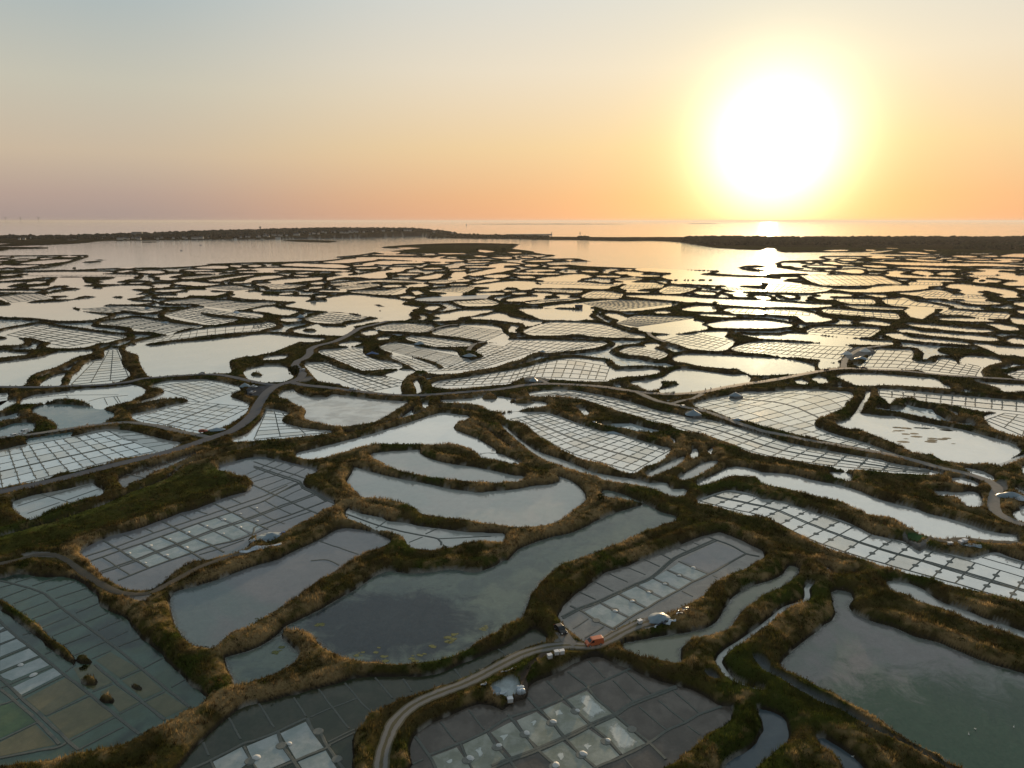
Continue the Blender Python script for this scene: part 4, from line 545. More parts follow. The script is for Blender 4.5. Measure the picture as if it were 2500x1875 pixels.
def film_mesh(name, g, z, mat, parent, inner=0.55):
    c = g.mean(0); n = len(g); V = np.concatenate([g, c + (g - c) * inner, [c]]); V = np.concatenate([V, np.full((len(V), 1), z)], 1)
    F = [(i, (i + 1) % n, n + (i + 1) % n, n + i) for i in range(n)] + [(n + i, n + (i + 1) % n, 2 * n) for i in range(n)]
    o = mesh_py(name, V, F, mat, parent); a = o.data.color_attributes.new('Col', 'FLOAT_COLOR', 'POINT')
    a.data.foreach_set('color', np.array([(0.0 if i < n else (0.75 if i < 2 * n else 1.0),) * 3 + (1.0,) for i in range(len(V))], np.float32).ravel()); return o

# ------------------------------------------------------------------ resolve outlines
BASINS = []                                    # (ground polygon, dict, kind)
for d in PONDS: BASINS.append((shore(d['s']), d, 'pond'))
for d in PANS: BASINS.append((shore(d['s']), d, 'pan'))
# the marsh goes on as thin slivers of water right up to the lagoon: fill the far ground that the survey left blank
OCC = np.zeros((260, 700), bool)                                            # photo rows 600..730 (half pixels), columns every 4 pixels
def occ_fill(p):
    a = p; b = np.roll(p, -1, 0)
    for r in range(OCC.shape[0]):
        yy = 600 + r * 0.5; k = (a[:, 1] <= yy) != (b[:, 1] <= yy)
        if k.any():
            xs = np.sort(a[k, 0] + (yy - a[k, 1]) / (b[k, 1] - a[k, 1]) * (b[k, 0] - a[k, 0])) / 4 + 30
            for q in range(0, len(xs) - 1, 2): OCC[r, max(0, int(xs[q])):max(0, int(xs[q + 1]) + 1)] = True
for d in PONDS + PANS:
    pp = px(d['s'])
    if pp[:, 1].min() < 735: occ_fill(catmull(pp, True, 20))
occ_fill(px(LAGOON)); made = 0
for tr in range(9000):
    cy = random.uniform(613, 726); k = (cy - 600) / 120.0; rx = random.uniform(14, 60); ry = random.uniform(1.0, 1.6 + 3.0 * k); cx = random.uniform(-40, 2540)
    if cy < 622 and cx > 1950: continue
    r0, r1 = int((cy - ry - 1.7 - 600) * 2), int((cy + ry + 1.7 - 600) * 2) + 1; c0, c1 = int((cx - rx - 7) / 4 + 30), int((cx + rx + 7) / 4 + 30) + 1
    if r0 < 0 or c0 < 0 or OCC[r0:r1, c0:c1].any(): continue
    OCC[r0:r1, c0:c1] = True; made += 1; sl = random.uniform(-.5, .5) * ry / rx; n = 10
    q = [(cx + rx * math.cos(2 * math.pi * i / n) * random.uniform(.8, 1.0), cy + ry * math.copysign(abs(math.sin(2 * math.pi * i / n)) ** .6, math.sin(2 * math.pi * i / n)) * random.uniform(.65, 1.0) + sl * rx * math.cos(2 * math.pi * i / n)) for i in range(n)]
    BASINS.append((shore(' '.join(['F1'] + ['%.2f,%.2f' % (x * 2212 / 625, (y - 500) * 2212 / 625) for x, y in q])), dict(style='far'), 'pond'))
    if made > 170: break
def ribbon_poly(g, w):
    t = np.gradient(g, axis=0); n = np.stack([-t[:, 1], t[:, 0]], 1); n /= np.maximum(np.hypot(*n.T), 1e-9)[:, None]
    return np.concatenate([g + n * w / 2, (g - n * w / 2)[::-1]])
for wd, s in CANALS: BASINS.append((ribbon_poly(gnd(catmull(px(s), False, 9.0)), wd), dict(style='grey'), 'canal'))
ISLE_P = [shore(s, land=True) for s in ISLES]
LAG_P = shore(LAGOON, rough=False); SEA_P = gnd(px(SEA))
ROAD_Z = 1.30
ROAD_G = [(w_, k_, gnd(catmull(px(s), False, 8.0), ROAD_Z)) for w_, k_, s in ROADS]
YARD_P = [(k, gnd(catmull(px(s), True, 8.0), {'mud': 0.55, 'moss': 0.9}.get(k, 1.2))) for k, s in YARDS]
MEADOW_P = gnd(px(MEADOW))


class Grid:
    def __init__(s, Ys, upx):
        s.Y = np.array(Ys); v = (CAM_H * CT - s.Y * ST) / (s.Y * CT + CAM_H * ST); s.T = CAM_H / (ST + v * CT)
        s.U = (np.array(upx) - CX) / FOC; s.X = s.U[None, :] * s.T[:, None]; s.YY = np.repeat(s.Y[:, None], len(s.U), 1)
        s.W = np.zeros(s.X.shape, bool); s.R = 15.0; s.D = np.full(s.X.shape, s.R); s.RD = np.full(s.X.shape, 9.0); s.yard = np.zeros(s.X.shape, np.int8); s.mead = np.zeros(s.X.shape, bool)
    def fill(s, p, arr, val):
        a = p; b = np.roll(p, -1, 0); i0, i1 = np.searchsorted(s.Y, [p[:, 1].min(), p[:, 1].max()])
        for i in range(i0, min(i1 + 1, len(s.Y))):
            y = s.Y[i]; k = (a[:, 1] <= y) != (b[:, 1] <= y)
            if not k.any(): continue
            xs = np.sort(a[k, 0] + (y - a[k, 1]) / (b[k, 1] - a[k, 1]) * (b[k, 0] - a[k, 0]))
            j = np.searchsorted(s.U, xs / s.T[i])
            for q in range(0, len(j) - 1, 2): arr[i, j[q]:j[q + 1]] = val
    def near(s, p, arr, R, closed=True, sub=0.0):
        m = len(p) if closed else len(p) - 1
        for q in range(m):
            a = p[q]; b = p[(q + 1) % len(p)]
            i0, i1 = np.searchsorted(s.Y, [min(a[1], b[1]) - R, max(a[1], b[1]) + R])
            if i0 >= i1: continue
            x0 = min(a[0], b[0]) - R; x1 = max(a[0], b[0]) + R; ta, tb = s.T[i0], s.T[i1 - 1]
            j0 = np.searchsorted(s.U, min(x0 / ta, x0 / tb)); j1 = np.searchsorted(s.U, max(x1 / ta, x1 / tb))
            if j0 >= j1: continue
            X = s.X[i0:i1, j0:j1] - a[0]; Y = s.YY[i0:i1, j0:j1] - a[1]; e = b - a; L = e @ e
            tt = np.clip((X * e[0] + Y * e[1]) / max(L, 1e-9), 0, 1)
            dd = np.sqrt((X - tt * e[0]) ** 2 + (Y - tt * e[1]) ** 2) - sub
            np.minimum(arr[i0:i1, j0:j1], dd, out=arr[i0:i1, j0:j1])

def rows(a, b, f):
    out = [a]
    while out[-1] < b: out.append(out[-1] + f(out[-1]))
    return out
pix = lambda y, k: k * (y * y + CAM_H ** 2) / (CAM_H * FOC)
near_rows = rows(62.0, 420.0, lambda y: pix(y, 2.5) if y > 104 else 0.7)
far_rows = rows(near_rows[-1], 6300.0, lambda y: 2.3 if y < 1300 else (5.0 if y < 2500 else (9.0 if y < 4300 else 22.0)))
wide = lambda st: np.concatenate([np.arange(-1300, -260, 10), np.arange(-260, 2765, st), np.arange(2765, 3800, 10)])
GRIDS = [Grid(near_rows, wide(2.5)), Grid(far_rows, wide(4.0))]
YK = {'gravel': 1, 'salt': 2, 'dirt': 3, 'mud': 4, 'asphalt': 5, 'moss': 6}
for G in GRIDS:
    for p, d, k in BASINS: G.fill(p, G.W, True); G.near(p, G.D, G.R)
    for p in ISLE_P: G.fill(p, G.W, False); G.near(p, G.D, G.R)
    for p in (LAG_P, SEA_P): G.fill(p, G.W, True); G.near(p, G.D, G.R)
    for p in ISLE_P: G.fill(p, G.W, False)
    for w_, k_, g_ in ROAD_G: G.near(g_, G.RD, w_ / 2 + 4, False, w_ / 2)
    for k, p in YARD_P: G.fill(p, G.yard, YK[k])
    G.fill(MEADOW_P, G.mead, True)
    # wide strips of land are really two parallel banks with a thin tidal channel between them
    dd = np.hypot(G.X, G.YY); lim = 5.2 + 2.0 * fbm(G.X / 45, G.YY / 45, 2) + np.where(dd > 1300, 2.5, 0)
    gate = (fbm(G.X / 60 + 5, G.YY / 60, 2) > 0.40) & (dd > 335) & (G.YY < 2300) & (G.RD > 4.5) & (G.yard == 0) & ~G.mead & ~G.W
    G.E = np.where(gate, G.D - lim, -9.0); G.chan = G.E > 0; G.D = np.where(gate & ~G.chan, np.minimum(G.D, lim - G.D), np.where(G.chan, np.minimum(G.E, 3.0), G.D)); G.W |= G.chan
    G.W &= ~(G.RD < 0.5); G.W &= ~((G.yard > 0) & (G.yard != 4) & (G.yard != 6))

# ------------------------------------------------------------------ ground: banks, meadows and the far headlands
STRAW, OLIVE, GREEN, BROWN, MUD = map(np.array, ((0.235, 0.165, 0.078), (0.066, 0.058, 0.016), (0.042, 0.052, 0.011), (0.064, 0.044, 0.021), (0.04, 0.034, 0.026)))
YCOL = {1: (0.19, 0.18, 0.165), 2: (0.42, 0.46, 0.46), 3: (0.12, 0.095, 0.075), 4: (0.17, 0.19, 0.19), 5: (0.08, 0.085, 0.095), 6: (0.05, 0.11, 0.045)}
YZ = {1: 1.22, 2: 1.2, 3: 1.15, 4: 0.5, 5: 1.27, 6: 0.8}
def hill(X, Y):
    """rise of the town headland and of the wooded bank beyond the lagoon"""
    d = Y; u = X / Y * FOC * 1.026 + CX
    h = np.interp(u, [-400, 0, 300, 600, 800, 1000, 1080, 1120, 1500, 1650, 2800], [6, 6, 10, 22, 32, 30, 14, 3, 2, 6, 8])
    return h * sstep(d, 3700, 4900) * (Y > 2600)
def relief(X, Y, W, D, RD, yard, mead, chan):
    A = np.interp(np.hypot(X, Y), [250, 600], [2.15, 1.55]) + 0.9 * (fbm(X / 14, Y / 14, 2) - 0.45)
    h = A * (1 - np.exp(-np.maximum(D, 0) / 0.95)) + 0.45 * (fbm(X / 2.2, Y / 2.2, 3) - 0.5) * np.minimum(D / 1.5, 1)
    h = h * (1 - np.interp(np.hypot(X, Y), [250, 500], [0.3, 0.62]) * sstep(D, 3.6, 7.0) * sstep(np.hypot(X, Y), 3000, 1500))
    h = np.where(mead, 0.5 + 0.9 * fbm(X / 7, Y / 7, 3) + 0.3 * fbm(X / 1.5, Y / 1.5, 2), h)
    for k, z in YZ.items(): h = np.where(yard == k, z + 0.05 * (fbm(X, Y, 2) - 0.5), h)
    k = sstep(RD, 0.25, 2.6); h = (ROAD_Z - 0.07) * (1 - k) + h * k
    h = np.where(W, -0.7 * np.minimum(D / 1.1, 1) - np.where(chan, 0.5 * np.minimum(D / 0.8, 1), 0), np.maximum(h, 0.02))
    return h + np.where(W, 0, hill(X, Y))
def turf_color(X, Y, W, D, RD, yard, mead):
    n1 = fbm(X / 26, Y / 26, 3); n2 = fbm(X / 6 + 50, Y / 6, 3); n3 = fbm(X / 1.6, Y / 1.6 + 30, 2); n4 = fbm(X / 16 + 90, Y / 16, 3)
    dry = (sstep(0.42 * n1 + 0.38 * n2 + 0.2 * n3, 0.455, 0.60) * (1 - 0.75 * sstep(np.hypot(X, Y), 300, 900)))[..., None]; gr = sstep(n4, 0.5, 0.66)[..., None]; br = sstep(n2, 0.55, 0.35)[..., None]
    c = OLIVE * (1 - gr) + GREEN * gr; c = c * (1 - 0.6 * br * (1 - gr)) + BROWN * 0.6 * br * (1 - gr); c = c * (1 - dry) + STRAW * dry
    c = c * (1 - 0.46 * sstep(np.hypot(X, Y), 230, 600) - 0.22 * sstep(np.hypot(X, Y), 600, 1700))[..., None]      # self-shade of unresolved far plants painted in: turf colour darkens with distance
    m = mead[..., None]; c = np.where(m, (GREEN * 0.7 + OLIVE * 0.3) * (0.8 + 2.0 * n2[..., None]) * (0.6 + 0.8 * n3[..., None]) * (1 - 0.35 * dry) + STRAW * 0.35 * dry, c)
    tr = (sstep(D, 3.6, 6.2) * (np.hypot(X, Y) < 3000))[..., None]; c = c * (1 - 0.7 * tr) + 0.7 * tr * (OLIVE * 0.6 + GREEN * 0.4) * 0.7
    mud = np.where(W, 1.0, sstep(D, 0.6, 0.15))[..., None]; stain = sstep(fbm(X / 5 + 7, Y / 5, 3), 0.56, 0.66)[..., None]
    c = c * (1 - mud) + (MUD * (1 - stain) + np.array((0.22, 0.21, 0.185)) * stain) * mud
    for k, col in YCOL.items(): c = np.where((yard == k)[..., None], np.array(col) * (0.7 + 0.6 * n3[..., None]) * (0.8 + 0.4 * n2[..., None]), c)
    return c
VS, FS, CS, base = [], [], [], 0
for G in GRIDS:
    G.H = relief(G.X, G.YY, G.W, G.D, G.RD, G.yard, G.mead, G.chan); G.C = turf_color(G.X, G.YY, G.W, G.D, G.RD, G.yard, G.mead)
    n, m = G.X.shape; deep = G.W & (G.D > 1.6)
    keep = ~(deep[:-1, :-1] & deep[1:, :-1] & deep[:-1, 1:] & deep[1:, 1:])
    idx = np.arange(n * m).reshape(n, m)
    F = np.stack([idx[:-1, :-1][keep], idx[:-1, 1:][keep], idx[1:, 1:][keep], idx[1:, :-1][keep]], 1)
    used = np.unique(F); re = np.full(n * m, -1); re[used] = np.arange(len(used)) + base
    VS.append(np.stack([G.X.ravel()[used], G.YY.ravel()[used], G.H.ravel()[used]], 1)); CS.append(G.C.reshape(-1, 3)[used]); FS.append(re[F]); base += len(used)
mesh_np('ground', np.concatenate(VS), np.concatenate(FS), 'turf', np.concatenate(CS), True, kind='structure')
print('ground faces', sum(map(len, FS)))

def height(x, y):
    G = GRIDS[0] if y < GRIDS[0].Y[-1] else GRIDS[1]
    i = int(np.clip(np.searchsorted(G.Y, y), 0, len(G.Y) - 1)); j = int(np.clip(np.searchsorted(G.U, x / G.T[i]), 0, len(G.U) - 1))
    return float(G.H[i, j])
def spot(s, z=1.2):
    """pixel of a thing's foot -> its point on the ground"""
    p = at(s, z)[0]; return (float(p[0]), float(p[1]), height(p[0], p[1]))

# ------------------------------------------------------------------ water sheets
def offset_out(p, w): return p + normals2(p) * w
bn = 0
def sheet(name, p, style, z, **kw):
    q = offset_out(p, 0.45 if name != 'canal' else 0.0)
    return mesh_py(name, [(x, y, z) for x, y in q], [list(range(len(q)))] if np.sum(q[:, 0] * np.roll(q[:, 1], -1) - np.roll(q[:, 0], -1) * q[:, 1]) > 0 else [list(range(len(q)))[::-1]], style, kind='structure', **kw)

def bund(g, w_, h, z, name, parent, mat='wet_clay'):
    """a low clay divider along a ground polyline"""
    t = np.gradient(g, axis=0); n = np.stack([-t[:, 1], t[:, 0]], 1); n /= np.maximum(np.hypot(*n.T), 1e-9)[:, None]
    V = []; F = []; h = h + random.uniform(0, 0.05)
    for i, p in enumerate(g):
        for o, zz in ((-(w_ / 2 + 0.12), z - 0.06), (-w_ / 2, z + h), (w_ / 2, z + h), (w_ / 2 + 0.12, z - 0.06)): V.append((p[0] + n[i, 0] * o, p[1] + n[i, 1] * o, zz))
        if i:
            a = 4 * (i - 1)
            for q in range(3): F.append((a + q, a + q + 1, a + q + 5, a + q + 4))
    F += [(0, 1, 2, 3), tuple(4 * (len(g) - 1) + q for q in (3, 2, 1, 0))]
    return V, F
def inside(p, q):
    a = p; b = np.roll(p, -1, 0); k = (a[:, 1] <= q[1]) != (b[:, 1] <= q[1])
    if not k.any(): return False
    return bool(np.sum(a[k, 0] + (q[1] - a[k, 1]) / (b[k, 1] - a[k, 1]) * (b[k, 0] - a[k, 0]) > q[0]) % 2)
def along(p, t):
    L = np.concatenate([[0], np.cumsum(np.hypot(*np.diff(p, axis=0).T))]); s = t * L[-1]
    return np.array([np.interp(s, L, p[:, 0]), np.interp(s, L, p[:, 1])])
def runs(pts, poly):
    """the stretches of a sampled line that lie inside the pan"""
    out = []; cur = []
    for q in pts:
        if inside(poly, q): cur.append(q)
        else:
            if len(cur) > 1: out.append(np.array(cur))
            cur = []
    if len(cur) > 1: out.append(np.array(cur))
    return out
def wobble(g, a):
    return g + np.stack([vnoise(g[:, 0] / 3, g[:, 1] / 3) - 0.5, vnoise(g[:, 0] / 3 + 40, g[:, 1] / 3) - 0.5], 1) * a
HEAPS = []
def disc(g, r, h, z, parent, name, n=10, mat='clay_dry'):
    V = []; F = []
    for k, (rr, zz) in enumerate(((r + 0.18, z - 0.05), (r, z + h), )):
        for i in range(n):
            a = 2 * math.pi * i / n; q = rr * (0.9 + 0.2 * random.random()) if k == 0 else rr
            V.append((g[0] + q * math.cos(a), g[1] + q * math.sin(a), zz))
    F = [(i, (i + 1) % n, n + (i + 1) % n, n + i) for i in range(n)] + [tuple(range(n, 2 * n))]
    return mesh_py(name, V, F, mat, parent)

npan = 0
for bi, (p, d, kind) in enumerate(BASINS):
    z = 0.004 * (bi % 9)
    dist = float(np.mean(np.hypot(p[:, 0], p[:, 1])))
    if kind != 'pan':
        o = sheet(kind, p, d['style'], z)
        if kind == 'pond' and dist < 300 and d['style'] != 'blue':          # muddy shallows along the shore
            q0 = offset_out(p, 0.4); q1 = offset_out(p, -1.7); n = len(p); V = np.concatenate([q0, q1]); V = np.concatenate([V, np.full((2 * n, 1), z + 0.012)], 1)
            sh = mesh_py('shallows', V, [(i, (i + 1) % n, n + (i + 1) % n, n + i) for i in range(n)], 'shallows', o); a = sh.data.color_attributes.new('Col', 'FLOAT_COLOR', 'POINT')
            a.data.foreach_set('color', np.array([(0.8,) * 3 + (1.0,)] * n + [(0.0,) * 3 + (1.0,)] * n, np.float32).ravel())
        for s in d.get('lines', '').split('|'):
            if s.strip():
                V, F = bund(wobble(gnd(catmull(px(s), False, 7.0)), 0.3), 0.35, 0.06, z, 'divider', o); mesh_py('divider', V, F, 'wet_clay', o)
        if d.get('algae'):
            for q in px(d['algae']):
                for r in range(random.randint(2, 5)):
                    cc = gnd(q + RNG.normal(0, 6, 2))[0]; nn = 12; R0 = random.uniform(0.3, 1.1)
                    gg = np.array([(cc[0] + R0 * 1.5 * math.cos(6.283 * i / nn) * random.uniform(.6, 1.2), cc[1] + R0 * math.sin(6.283 * i / nn) * random.uniform(.6, 1.2)) for i in range(nn)])
                    film_mesh('algae_mat', gg, z + 0.02 + 0.004 * r, 'algae', o)
        if d.get('weeds'):
            for i in range(26):
                c = at('C4 %f,%f' % (1100 + random.random() * 550, 150 + random.random() * 140))[0]; L = random.uniform(0.8, 3.4); nn = 8
                mesh_py('weed_mat', [(c[0] + L * math.cos(6.283 * i / nn) * random.uniform(.7, 1.1), c[1] + 0.5 * L * math.sin(6.283 * i / nn), z + 0.03) for i in range(nn)], [tuple(range(nn))], 'weed', o)
        continue
    o = sheet('salt_pan', p, d['style'], z)
    JV, JF = [], []
    def add_bund(g, w_, h):
        V, F = bund(g, w_, h, z, 'divider', o)
        if dist < 640: mesh_py('divider', V, F, 'wet_clay', o)
        else:
            b0 = len(JV); JV.extend(V); JF.extend([tuple(b0 + i for i in f) for f in F])
    for li, s in enumerate(d['lines']):
        pp = px(s); g = wobble(gnd(catmull(pp, False, 7.0)), 0.22)
        add_bund(g, 0.52 if len(pp) > 3 else 0.30, 0.11 if len(pp) > 3 else 0.08)
    for (sa, sb, n, m_, lad) in d['grids']:
        A = gnd(catmull(px(sa), False, 30)); B = gnd(catmull(px(sb), False, 30))
        jit = [0] + [random.uniform(-.16, .16) if n < 16 else random.uniform(-.1, .1) for _ in range(n - 1)] + [0]
        P = lambda i, j: along(A, (i + jit[i]) / n) * (1 - j / m_) + along(B, (i + jit[i]) / n) * (j / m_)
        wd = 0.34 if dist < 450 else (0.45 if dist < 700 else 0.7); hd = 0.09 if dist < 450 else (0.13 if dist < 700 else 0.2)
        for i in range(0, n + 1):
            ns = max(8, int(np.hypot(*(P(i, 0) - P(i, m_))) / 1.5)); ns = min(ns, 40)
            for r in runs([P(i, 0) * (1 - k / ns) + P(i, m_) * k / ns for k in range(ns + 1)], p): add_bund(wobble(r, 0.3), wd, hd)
        for j in range(0, m_ + 1):
            for dbl in ((-.5, .5) if (j == m_ // 2 and lad and m_ > 1) or (lad == 2 and j == 1) else (0,)):
                pts = []
                for i in range(n):
                    a, b = P(i, j), P(i + 1, j)
                    for k in range(4): pts.append(a * (1 - k / 4) + b * k / 4)
                pts = np.array(pts + [P(n, j)]); tt = np.gradient(pts, axis=0); nn = np.stack([-tt[:, 1], tt[:, 0]], 1); nn /= np.maximum(np.hypot(*nn.T), 1e-9)[:, None]
                for r in runs(pts + nn * dbl, p): add_bund(wobble(r, 0.3), wd * 1.1, hd)
        if dist < 560:
            for i in range(n):
                for j in range(m_):
                    q = np.array([P(i, j), P(i + 1, j), P(i + 1, j + 1), P(i, j + 1)]); c = q.mean(0)
                    if not all(inside(p, c * 0.12 + v * 0.88) for v in q): continue
                    q = c + (q - c) * 0.95
                    mesh_py('brine_cell', [(x, y, z + 0.035) for x, y in q], [(0, 1, 2, 3)], random.choice(('cell_pale',) * 6 + ('cell_warm', 'cell_warm', 'cell_grey')), o)
                    if lad and dist < 470 and (i > 0):
                        e = (P(i, j) + P(i, j + 1)) / 2
                        disc(e, 0.85 if lad == 2 else 0.6, 0.14, z, o, 'clay_platform')
    if JV: mesh_py('dividers', JV, JF, 'wet_clay', o, kind='stuff')
    for k, s in enumerate(d['pale']):
        g = gnd(px(s)); g = wobble(g, 0.15)
        mesh_py('brine_cell', [(x, y, z + 0.035 + 0.004 * (k % 4)) for x, y in g], [tuple(range(len(g)))], PALE_OF.get(d['style'], 'brine'), o)
    for s, st in d.get('tint', ()):
        g = gnd(px(s)); mesh_py('brine_cell', [(x, y, z + 0.03) for x, y in g], [tuple(range(len(g)))], st, o)
    for s in d['crust']:
        g = gnd(catmull(px(s), True, 3.0)); g = wobble(g, 0.5)
        film_mesh('salt_crust', g, z + 0.06, 'crust', o, 0.6)
    if d.get('plat'):
        for q in px(d['plat']): disc(gnd(q)[0], 0.95, 0.16, z, o, 'clay_platform', 12)
    if d['heaps']: HEAPS.append((d.get('hp', ''), px(d['heaps']), z))

# the sea, one sheet to the horizon
R_ = [0, 200, 800, 2500, 6000, 12000, 30000, 60000, 95000]; V = []; F = []; nseg = 48
for r in R_[1:]:
    for i in range(nseg): V.append((r * math.cos(2 * math.pi * i / nseg), r * math.sin(2 * math.pi * i / nseg), -0.75))
V.append((0, 0, -0.75)); c0 = len(V) - 1
for i in range(nseg): F.append((c0, i, (i + 1) % nseg))
for k in range(len(R_) - 2):
    for i in range(nseg): F.append((k * nseg + i, (k + 1) * nseg + i, (k + 1) * nseg + (i + 1) % nseg, k * nseg + (i + 1) % nseg))
mesh_py('sea', V, F, 'sea', kind='structure')

# ------------------------------------------------------------------ roads
for i, (w_, k_, g) in enumerate(ROAD_G):
    t_ = np.gradient(g, axis=0); n = np.stack([-t_[:, 1], t_[:, 0]], 1); n /= np.maximum(np.hypot(*n.T), 1e-9)[:, None]
    V = []; F = []; UV = []; zz = ROAD_Z + 0.004 * (i % 5)
    prof = ((-0.5, -0.35), (-0.5, 0.0), (-0.2, 0.05), (0.2, 0.05), (0.5, 0.0), (0.5, -0.35)); K = len(prof)
    ed = (fbm(g[:, 0] / 2, g[:, 1] / 2, 3) - 0.5) * (0.7 if k_ != 'asphalt' else 0.15)
    for q, pt in enumerate(g):
        for o_, dz in prof:
            e = o_ * (w_ + 2 * ed[q]); V.append((pt[0] + n[q, 0] * e, pt[1] + n[q, 1] * e, zz + dz)); UV.append((o_ + 0.5, q))
        if q:
            a = K * (q - 1)
            for r in range(K - 1): F.append((a + r, a + r + 1, a + r + 1 + K, a + r + K)[::-1])
    o = mesh_py('road' if k_ == 'asphalt' else 'track', V, F, k_, kind='structure')
    ul = o.data.uv_layers.new(name='UVMap')
    for lp in o.data.loops: ul.data[lp.index].uv = UV[lp.vertex_index]

# ------------------------------------------------------------------ grass on the banks
def tufts(G, dens, y0, y1, blades, hgt, wid):
    i0, i1 = np.searchsorted(G.Y, [y0, y1])
    du = np.gradient(G.U); dx = np.median(du) * G.T[i0:i1]; dy = np.gradient(G.Y)[i0:i1]
    area = (G.T[i0:i1] * dy)[:, None] * np.where(du < 1.5 * np.median(du), du, 0.35 * du)[None]
    ok = (~G.W[i0:i1]) & (G.D[i0:i1] > 0.12) & (G.RD[i0:i1] > 0.15) & (G.yard[i0:i1] == 0)
    lam = np.where(ok, area * dens * np.where(G.mead[i0:i1], 1.3, 1.0), 0)
    lam = lam * (0.35 + 1.3 * fbm(G.X[i0:i1] / 4, G.YY[i0:i1] / 4, 2))
    cnt = RNG.poisson(lam); I, J = np.nonzero(cnt); rep = cnt[I, J]; I = np.repeat(I, rep); J = np.repeat(J, rep); N = len(I)
    X = G.X[i0:i1][I, J] + RNG.uniform(-.5, .5, N) * dx[I]; Y = G.YY[i0:i1][I, J] + RNG.uniform(-.5, .5, N) * dy[I]
    Z = G.H[i0:i1][I, J]; C = G.C[i0:i1][I, J] * RNG.uniform(0.6, 1.5, (N, 1)) * np.where(G.mead[i0:i1][I, J], 0.9, 1.05)[:, None]
    cl = fbm(X / 3.1, Y / 3.1, 3); hs = np.where(G.mead[i0:i1][I, J], 0.6, 1.0) * (0.45 + 0.6 * fbm(X / 7, Y / 7, 2) + 0.9 * sstep(cl, 0.52, 0.68))
    C = C * (0.55 + 1.0 * sstep(fbm(X / 2.0 + 60, Y / 2.0, 2), 0.3, 0.72))[:, None]
    Vs = []; Cs = []
    for b in range(blades):
        a = RNG.uniform(0, 2 * np.pi, N); h = hs * RNG.uniform(hgt[0], hgt[1], N); w_ = RNG.uniform(wid[0], wid[1], N); r = RNG.uniform(0, 0.28, N); a2 = RNG.uniform(0, 2 * np.pi, N)
        bx = X + r * np.cos(a2); by = Y + r * np.sin(a2); ln = RNG.uniform(0, 0.45, N) * h
        p0 = np.stack([bx - w_ / 2 * np.cos(a), by - w_ / 2 * np.sin(a), Z - 0.08], 1); p1 = np.stack([bx + w_ / 2 * np.cos(a), by + w_ / 2 * np.sin(a), Z - 0.08], 1)
        p2 = np.stack([bx + ln * np.cos(a2), by + ln * np.sin(a2), Z + h], 1)
        Vs.append(np.stack([p0, p1, p2], 1).reshape(-1, 3)); cc = C * RNG.uniform(0.8, 1.2, (N, 1)); Cs.append(np.repeat(cc, 3, 0))
    return np.concatenate(Vs), np.concatenate(Cs)
TV = []; TCc = []
for G, dens, y0, y1, bl, hg, wi in ((GRIDS[0], 4.0, 106, 215, 4, (0.25, 0.75), (0.07, 0.18)), (GRIDS[0], 1.6, 215, 419, 4, (0.3, 0.85), (0.12, 0.28)), (GRIDS[1], 0.42, 421, 800, 3, (0.3, 0.8), (0.3, 0.6)), (GRIDS[1], 0.11, 800, 1500, 2, (0.4, 0.9), (0.8, 1.6)), (GRIDS[1], 0.010, 1500, 3600, 2, (0.25, 0.7), (2.0, 4.0))):
    v, c = tufts(G, dens, y0, y1, bl, hg, wi); TV.append(v); TCc.append(c)
TV = np.concatenate(TV); TCc = np.concatenate(TCc)
mesh_np('grass', TV, np.arange(len(TV)).reshape(-1, 3), 'blades', TCc, False, kind='stuff', label='dry and green grass growing over the banks', category='grass')
print('grass tris', len(TV) // 3)

# scattered scrub on the near banks: knots of small dark or straw-coloured leaves
G = GRIDS[0]; ok = (~G.W) & (G.D > 0.4) & (G.RD > 0.8) & (G.yard == 0); msk = fbm(G.X / 9 + 31, G.YY / 9, 2)
dxy = np.median(np.diff(G.U)) * G.T * np.gradient(G.Y); cnt = RNG.poisson(np.where(ok, dxy[:, None] * 0.26 * sstep(msk, 0.42, 0.62), 0)); I, J = np.nonzero(cnt); N = len(I); K = 16
r = RNG.uniform(0.28, 0.8, N); cen = np.stack([G.X[I, J] + RNG.uniform(-.2, .2, N), G.YY[I, J] + RNG.uniform(-.2, .2, N), G.H[I, J] + r * 0.45], 1)
dr = RNG.normal(size=(N, K, 3)); dr /= np.linalg.norm(dr, axis=2)[..., None]; pc = cen[:, None] + dr * (r[:, None] * RNG.uniform(.5, 1, (N, K)))[..., None] * np.array([1, 1, .75])
ax = RNG.normal(size=(N, K, 3)); ax /= np.linalg.norm(ax, axis=2)[..., None]; bx = np.cross(ax, RNG.normal(size=(N, K, 3))); bx /= np.maximum(np.linalg.norm(bx, axis=2), 1e-6)[..., None]; sz = (r[:, None] * RNG.uniform(.22, .45, (N, K)))[..., None]
V = np.stack([pc - ax * sz, pc + bx * sz * .7, pc + ax * sz], 2).reshape(-1, 3)
pal = np.array([(0.028, 0.034, 0.010), (0.042, 0.036, 0.014), (0.11, 0.075, 0.032), (0.05, 0.06, 0.014)])[RNG.integers(0, 4, N)] * RNG.uniform(.6, 1.3, (N, 1))
C = np.repeat(pal, K * 3, 0)
mesh_np('scrub', V, np.arange(len(V)).reshape(-1, 3), 'blades', C, False, kind='stuff', label='low dark scrub and dry weeds dotted over the near banks', category='scrub')
print('scrub', N, len(V) // 3)
